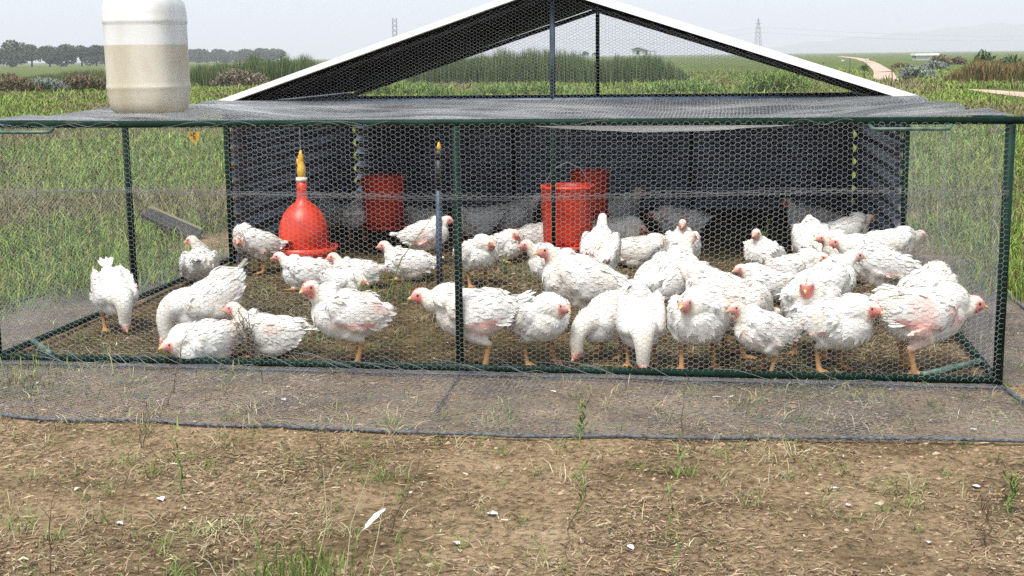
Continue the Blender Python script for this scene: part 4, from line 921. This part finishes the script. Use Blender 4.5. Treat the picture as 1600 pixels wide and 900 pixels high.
clump('reed_bed', 640, 905, 132, 74, 6500, 'tall dense reed bed seen through the gable netting left of the rear gable post', RG, .026, 5, prof=[.35, .8, .9, 1, 1, .98, .92, .9])
clump('reed_bed', 905, 1075, 134, 84, 4200, 'shorter reed bed seen through the gable netting right of the rear gable post', RG, .026, 4, prof=[1, .95, .9, 1, 1, .8, .35])
clump('reed_bed', -60, 168, 142, 112, 4200, 'low reed band left of the water tank below the distant trees', RG+BR[:1], .028, 6, prof=[.8, .9, .8, 1, .95])
clump('dry_scrub', -50, 60, 149, 125, 1400, 'reddish brown scrub at the far left edge', BR, .03, 3, 'scrub', 'bush')
clump('dry_scrub', 335, 415, 140, 112, 900, 'greyish brown dry bush in front of the left reed bed', [(.19, .15, .11), (.15, .12, .09), (.12, .11, .06)], .03, 3, 'scrub', 'bush')
clump('dry_scrub', 95, 168, 147, 124, 900, 'brown scrub beside the left edge of the water tank', BR, .03, 2.5, 'scrub', 'bush')
clump('grey_bush', 50, 98, 149, 129, 800, 'round grey green bush left of the water tank', GY_, .03, 1.5, 'bush', 'bush')
clump('red_scrub', 1478, 1640, 133, 92, 5200, 'tall reddish and green scrub beside the path at the right edge', RD+RG[:1], .035, 4, 'scrub', 'reed', (.05, .5), prof=[.35, .6, .9, .95, .8, .9, 1, .8])
clump('green_bush', 1517, 1552, 130, 90, 500, 'dark green bush rising out of the reddish scrub', RG, .04, 1, 'bush', 'bush')
clump('green_bush', 1562, 1590, 131, 94, 400, 'rounded green bush at the right in the reddish scrub', RG, .04, 1, 'bush', 'bush')
clump('grey_bush', 1410, 1455, 124, 106, 900, 'pale grey green bush right of the dirt track', GY_, .04, 3, 'bush', 'bush')
clump('grey_bush', 1440, 1480, 112, 100, 500, 'grey bush behind the pale one right of the dirt track', GY_, .05, 3, 'bush', 'bush')
clump('dry_scrub', 1453, 1485, 100.5, 88, 500, 'brown bush just right of the white trailer', BR, .09, 3, 'scrub', 'bush')
clump('dry_scrub', 1487, 1508, 100, 90, 300, 'small brown bush between the trailer and the reddish scrub', BR, .09, 3, 'scrub', 'bush')
clump('dry_scrub', 1395, 1420, 106, 99, 350, 'low brown bush at the right edge of the dirt track', BR, .06, 3, 'scrub', 'bush')
for k, (x0, x1, b_, t_, lb) in enumerate(((1000, 1120, 150, 132, 'fresh green weeds seen through the gable right of the reeds'), (740, 900, 151, 136, 'fresh green weeds seen through the gable before the tall reeds'), (560, 700, 152, 134, 'fresh green weeds in the left corner of the gable opening'), (1165, 1260, 149, 118, 'loose tall weeds in the right corner of the gable opening'))):
    clump('green_weeds', x0, x1, b_, t_, 1500, lb, [(.13, .20, .04), (.18, .25, .06), (.09, .14, .03)], .02, 4, 'weeds', 'bush')
clump('yellow_flowers', 1003, 1012, 131, 123, 30, 'few yellow flowers at the foot of the reeds right of the rear gable post', [(.7, .5, .03)], .04, .5, 'flowers', 'bush')
# thin stakes and saplings by the track
for px, b_, t_, lf, lb in ((1327, 121, 93, 0, 'thin dark stake left of the dirt track'), (1350, 127, 104, 1, 'small leafy sapling at the left edge of the dirt track'), (1392.5, 140, 106, 0, 'thin bare stake in front of the dirt track'), (1286, 104, 98, 1, 'tiny round shrub in the pasture left of the dirt track')):
    p = gp(px, b_); D = np.linalg.norm(p-CAM); h = (b_-t_)*D/FPX; t = thing('sapling' if lf else 'stake', lb, 'sapling' if lf else 'stake', (p[0], p[1], 0))
    MB().tube([(0, 0, -.05), (.02*h, 0, h*.5), (0, 0, h)], [.025, .02, .015], 6).build('stem', M['bark'], t)
    if lf:
        n = 260; th = rng.normal(0, .13*h, (n, 3)); V, F, C = blades(th[:, 0], th[:, 1], h*.85+th[:, 2]*.7, np.full(n, .07*h), np.full(n, .05*h), rng.uniform(.3, 2, n), pal(n, RG, [1]*4), pal(n, RG, [1]*4)); obj('foliage', npmesh('foliage', V, F, C), M['grass'], t)

# ------------------------------------------------------------------ distant trees
M['leaf_far'] = mat('distant_foliage', (.045, .07, .035), .8, spec=.1, nodes=attr_nodes())
def tree(px, base, top, wpx, D, label, seed, group):
    r_ = np.random.default_rng(seed); p = at_dist(px, base, D); h = (base-top)*D/FPX; w = wpx*D/FPX; gz = p[2]
    t = thing('tree', label, 'tree', (p[0], p[1], 0.0), 0, group); mb = MB(); h += gz if gz > 0 else gz
    mb.tube([(0, 0, -.6), (w*.02, 0, h*.3), (0, 0, h*.62)], [w*.035, w*.028, w*.015], 7)
    cs = []
    for k in range(13):
        c = np.array([r_.uniform(-.52, .52)*w, r_.uniform(-.4, .4)*w, h*r_.uniform(.30, .86)]); c[2] -= abs(c[0])/w*h*.15; cs.append((c, w*r_.uniform(.15, .27)))
        mb.tube([(0, 0, h*r_.uniform(.25, .5)), c*.6+np.array([0, 0, h*.22]), c], [w*.014, w*.01, w*.005], 5)
    cs.append((np.array([0, 0, h*.84]), w*.2))
    mb.build('trunk', M['bark'], t)
    n = 340; Ps = []
    for c, rr in cs:
        q = r_.normal(0, 1, (n, 3)); q /= np.linalg.norm(q, axis=1, keepdims=True); q *= rr*r_.uniform(.45, 1.08, (n, 1))**.6; q[:, 2] *= .72; Ps.append(c+q)
    P = np.concatenate(Ps); n = len(P); s = w*.030*r_.uniform(.6, 1.5, n); a = r_.normal(0, 1, (n, 3)); a /= np.linalg.norm(a, axis=1, keepdims=True); b = np.cross(a, r_.normal(0, 1, (n, 3))); b /= np.linalg.norm(b, axis=1, keepdims=True)
    V = np.stack([P-a*s[:, None], P+b*s[:, None]*.6, P+a*s[:, None], P-b*s[:, None]*.6], 1).reshape(-1, 3)
    cc = np.array([.04, .062, .03])*r_.uniform(.6, 1.5, (n, 1))*r_.uniform(.9, 1.1, (n, 3)); obj('crown', npmesh('crown', V, np.arange(4*n).reshape(-1, 4), np.repeat(cc, 4, axis=0)), M['leaf_far'], t)
TG = 'trees on the far left horizon'
rowt = [(-22, 107, 74, 40, 'first tree of the far row cut by the left edge'), (20, 107, 69, 44, 'rounded tree at the left end of the far row'), (50, 107, 74, 34, 'second rounded tree of the far row from the left'), (78, 107, 75, 32, 'narrow tree of the far row with a gap of sky to its right'), (103, 107, 73, 34, 'tall dark tree in the middle of the far row'), (128, 107, 74, 30, 'even topped tree in the far row left of the tank'), (151, 107, 74, 32, 'far tree touching the left edge of the water tank'), (178, 107, 77, 30, 'far tree hidden behind the left side of the tank')]
for k, (x, b_, t_, w_, lb) in enumerate(rowt): tree(x, b_, t_, w_*1.3, 380, lb, 200+k, TG)
for k, (x, b_, t_, w_, lb) in enumerate([(288, 99, 80, 30, 'farther tree just behind the right side of the tank'), (312, 99, 80, 30, 'farther hazy tree right of the tank'), (338, 99, 80, 30, 'hazy tree above the reed bed second from the tank'), (362, 99, 82, 28, 'hazy tree above the middle of the left reed bed'), (384, 99, 80, 28, 'hazy tree above the reed tops'), (407, 99, 78, 28, 'hazy round tree second from the right of its row'), (428, 99, 78, 24, 'last hazy round tree before the open sky')]):
    tree(x, b_, t_, w_*1.25, 620, lb, 230+k, TG)
tree(914, 86, 79, 9, 500, 'tiny lone tree on the horizon seen through the gable', 260, None or 'lone trees on the horizon')
tree(929, 86, 81, 6, 500, 'tiniest tree on the horizon just left of the rear gable post', 261, 'lone trees on the horizon')

# ------------------------------------------------------------------ hut, trailer, white shed, pylons, hill
def boxm(mb, x0, x1, y0, y1, z0, z1): return mb.box((x0, y0, z0), (x1, y1, z1))
M['hut_wall'] = mat('whitewashed_wall', (.62, .62, .58), .8, nodes=noise_mix(.6, (.52, .52, .48), (.68, .68, .65)))
M['hut_roof'] = mat('grey_sheet_roof', (.14, .15, .15), .6, nodes=noise_mix(1, (.10, .11, .11), (.19, .2, .2)))
M['green_panel'] = mat('green_panel', (.02, .20, .11), .6); M['glass'] = mat('dark_glass', (.02, .025, .03), .1)
D = 260; p = at_dist(1000, 85, D); u = D/FPX; t = thing('small_hut', 'small white hut with a grey pitched roof seen on the horizon through the gable', 'hut', (p[0], p[1], p[2]-.2), -YAW*0+R(-3))
MB().add([(-10*u, -2, 0), (10*u, -2, 0), (10*u, 2, 0), (-10*u, 2, 0), (-10*u, -2, 9*u), (10*u, -2, 7*u), (10*u, 2, 7*u), (-10*u, 2, 9*u), (-2*u, -2, 11*u), (-2*u, 2, 11*u)], [(3, 2, 1, 0), (0, 1, 5, 8, 4), (1, 2, 6, 5), (2, 3, 7, 9, 6), (3, 0, 4, 7), (4, 8, 9, 7), (8, 5, 6, 9)]).build('wall', M['hut_wall'], t)
MB().add([(-12*u, -2.4, 8.6*u), (-2*u, -2.4, 11.6*u), (-2*u, 2.4, 11.6*u), (-12*u, 2.4, 8.6*u), (-12*u, -2.4, 9.3*u), (-2*u, -2.4, 12.4*u), (-2*u, 2.4, 12.4*u), (-12*u, 2.4, 9.3*u)], [(3, 2, 1, 0), (4, 5, 6, 7), (0, 1, 5, 4), (1, 2, 6, 5), (2, 3, 7, 6), (3, 0, 4, 7)]).build('roof', M['hut_roof'], t)
MB().add([(-2*u, -2.4, 11.6*u), (12*u, -2.4, 7*u), (12*u, 2.4, 7*u), (-2*u, 2.4, 11.6*u), (-2*u, -2.4, 12.4*u), (12*u, -2.4, 7.7*u), (12*u, 2.4, 7.7*u), (-2*u, 2.4, 12.4*u)], [(3, 2, 1, 0), (4, 5, 6, 7), (0, 1, 5, 4), (1, 2, 6, 5), (2, 3, 7, 6), (3, 0, 4, 7)]).build('roof', M['hut_roof'], t)
boxm(MB(), -3.5*u, .5*u, -2.08, -2.003, 2*u, 7.5*u).build('window', M['glass'], t)
boxm(MB(), 11*u, 25*u, -1.6, 1.6, 6.0*u, 6.7*u).build('lean_to_roof', M['hut_roof'], t); MB().tube([(24*u, -1.5, 0), (24*u, -1.5, 6*u)], .06, 6).tube([(17*u, -1.5, 0), (17*u, -1.5, 6*u)], .06, 6).build('post', M['hut_roof'], t)
D = 190; p = at_dist(1447, 93, D); u = D/FPX; t = thing('white_cabin', 'white site cabin with a green end panel in the pasture right of the track', 'cabin', (p[0], p[1], p[2]-.1), R(5))
boxm(MB(), -17*u, 7*u, -1.2, 1.2, 0*u, 7*u).build('wall', M['hut_wall'], t); boxm(MB(), 7.02*u, 14*u, -1.2, 1.2, 0*u, 7*u).build('end_panel', M['green_panel'], t)
boxm(MB(), -19*u, 15*u, -1.5, 1.5, 7.05*u, 10*u).build('roof', M['white_paint'], t); boxm(MB(), 9*u, 11*u, -1.24, -1.203, 2*u, 5.5*u).build('window', M['glass'], t)
boxm(MB(), -18*u, -17.05*u, -1, 1, 4*u, 7*u).build('step', M['hut_roof'], t)
D = 200; p = at_dist(1470, 88, D); u = D/FPX; t = thing('flat_canopy', 'low dark flat canopy beside the white cabin', 'canopy', (p[0], p[1], p[2]-.2), 0)
boxm(MB(), -11*u, 13*u, -1.5, 1.5, 1.9*u, 2.8*u).build('roof', M['hut_roof'], t)
mb = MB()
for x in (-10, 0, 12): mb.tube([(x*u, -1.3, -1.0), (x*u, -1.3, 1.9*u)], .05, 6)
mb.build('post', M['hut_roof'], t)
D = 120; p = at_dist(424, 107, D); u = D/FPX; t = thing('white_kiosk', 'small white kiosk at the right end of the left reed bed', 'kiosk', (p[0], p[1], p[2]-.2), R(10))
boxm(MB(), -4*u, 5*u, -.5, .5, 0, 11*u).build('wall', M['white_paint'], t); boxm(MB(), -5*u, 5.6*u, -.6, .6, 11.05*u, 12*u).build('roof', M['hut_roof'], t)
def pylon(px, base, top, wb, wt_, D, label, th=.06):
    p = at_dist(px, base, D); u = D/FPX; h = (base-top)*u; t = thing('power_pylon', label, 'pylon', (p[0], p[1], p[2]-.5), R(20)); mb = MB()
    def hw(z): f = z/h; return ((wb*(1-f)+wt_*f) if f < .65 or wb == wt_ else (wb*(1-.65)+wt_*.65)*(1-(f-.65)/.35)+.02*wb)*u/2
    n = 9; zz = [h*i/n for i in range(n+1)]; c4 = [(-1, -1), (1, -1), (1, 1), (-1, 1)]
    for i in range(n):
        a, b = hw(zz[i]), hw(zz[i+1])
        for k in range(4):
            x0, y0 = c4[k]; x1, y1 = c4[(k+1) % 4]
            mb.tube([(x0*a, y0*a, zz[i]), (x0*b, y0*b, zz[i+1])], th, 4); mb.tube([(x0*a, y0*a, zz[i]), (x1*b, y1*b, zz[i+1])], th*.6, 4); mb.tube([(x1*a, y1*a, zz[i]), (x0*b, y0*b, zz[i+1])], th*.6, 4)
    mb.build('lattice_mast', M['steel_far'], t); return t, u, h
t, u, h = pylon(1184, 86, 29, 10, 3, 900, 'slender lattice pylon on the horizon right of the roof', .13)
mb = MB()
for z, L_ in ((.72, 6), (.84, 5), (.93, 3.5)): mb.tube([(-L_*u, 0, h*z), (L_*u, 0, h*z)], .14, 4)
mb.build('cross_arm', M['steel_far'], t)
pylon(618, 96, 29, 6, 6, 620, 'straight lattice tower rising behind the left roof slope', .11)
w0 = at_dist(1184, 42, 900)
for k, (dz, lb) in enumerate(((0, 'upper'), (-3.5, 'lower'))):
    e = at_dist(1850, 48+6*k, 1100); s_ = at_dist(860, 60+5*k, 850); P = []
    c0 = w0+np.array([0, 0, dz])
    for i in range(13): f = i/12; P.append(s_*(1-f)+c0*f-np.array([0, 0, 4*math.sin(math.pi*f)]))
    for i in range(1, 17): f = i/16; P.append(c0*(1-f)+e*f-np.array([0, 0, 5*math.sin(math.pi*f)]))
    MB().tube(P, .05, 4).build('power_line', M['steel_far'], None, label=lb+' power line wire hung from the slender pylon', category='power line')
# hazy ridge far right
D = 5400; A_ = []
for k in range(60):
    f = k/59; px = 1130+f*900; y = np.interp(px, [1130, 1260, 1400, 1480, 1530, 1600, 1750, 2030], [84, 66, 52, 44, 38, 36, 40, 60])+2*math.sin(k*1.3)
    a = at_dist(px, y, D); c = at_dist(px, 84, D-900); d = at_dist(px, 84, D+900); A_.append((np.array([c[0], c[1], -5]), np.array([(a[0]+c[0])/2, (a[1]+c[1])/2, a[2]*.6]), a, np.array([d[0], d[1], -5])))
V = np.array(A_).reshape(-1, 3); i = np.arange(59)[:, None]*4; F = np.concatenate([i+np.array([[k, k+4, k+5, k+1]]) for k in range(3)])
obj('hills', npmesh('hills', V, F, smooth=True), mat('hill_scrub', (.07, .10, .05), .95, nodes=noise_mix(.004, (.05, .08, .04), (.12, .12, .07))), kind='structure')

# ------------------------------------------------------------------ haze: one closed box of air
hz = mat('haze_air', (1, 1, 1)); nt = hz.node_tree; nt.nodes.clear(); o_ = nt.nodes.new('ShaderNodeOutputMaterial'); pv = nt.nodes.new('ShaderNodeVolumePrincipled')
pv.inputs['Color'].default_value = (.93, .95, .97, 1); pv.inputs['Density'].default_value = HAZE = .0005; nt.links.new(pv.outputs[0], o_.inputs['Volume'])
MB().box((-6500, -320, -8), (6500, 6500, 170)).build('haze', hz, None, kind='stuff', label='pale mist over the distant fields', category='haze')
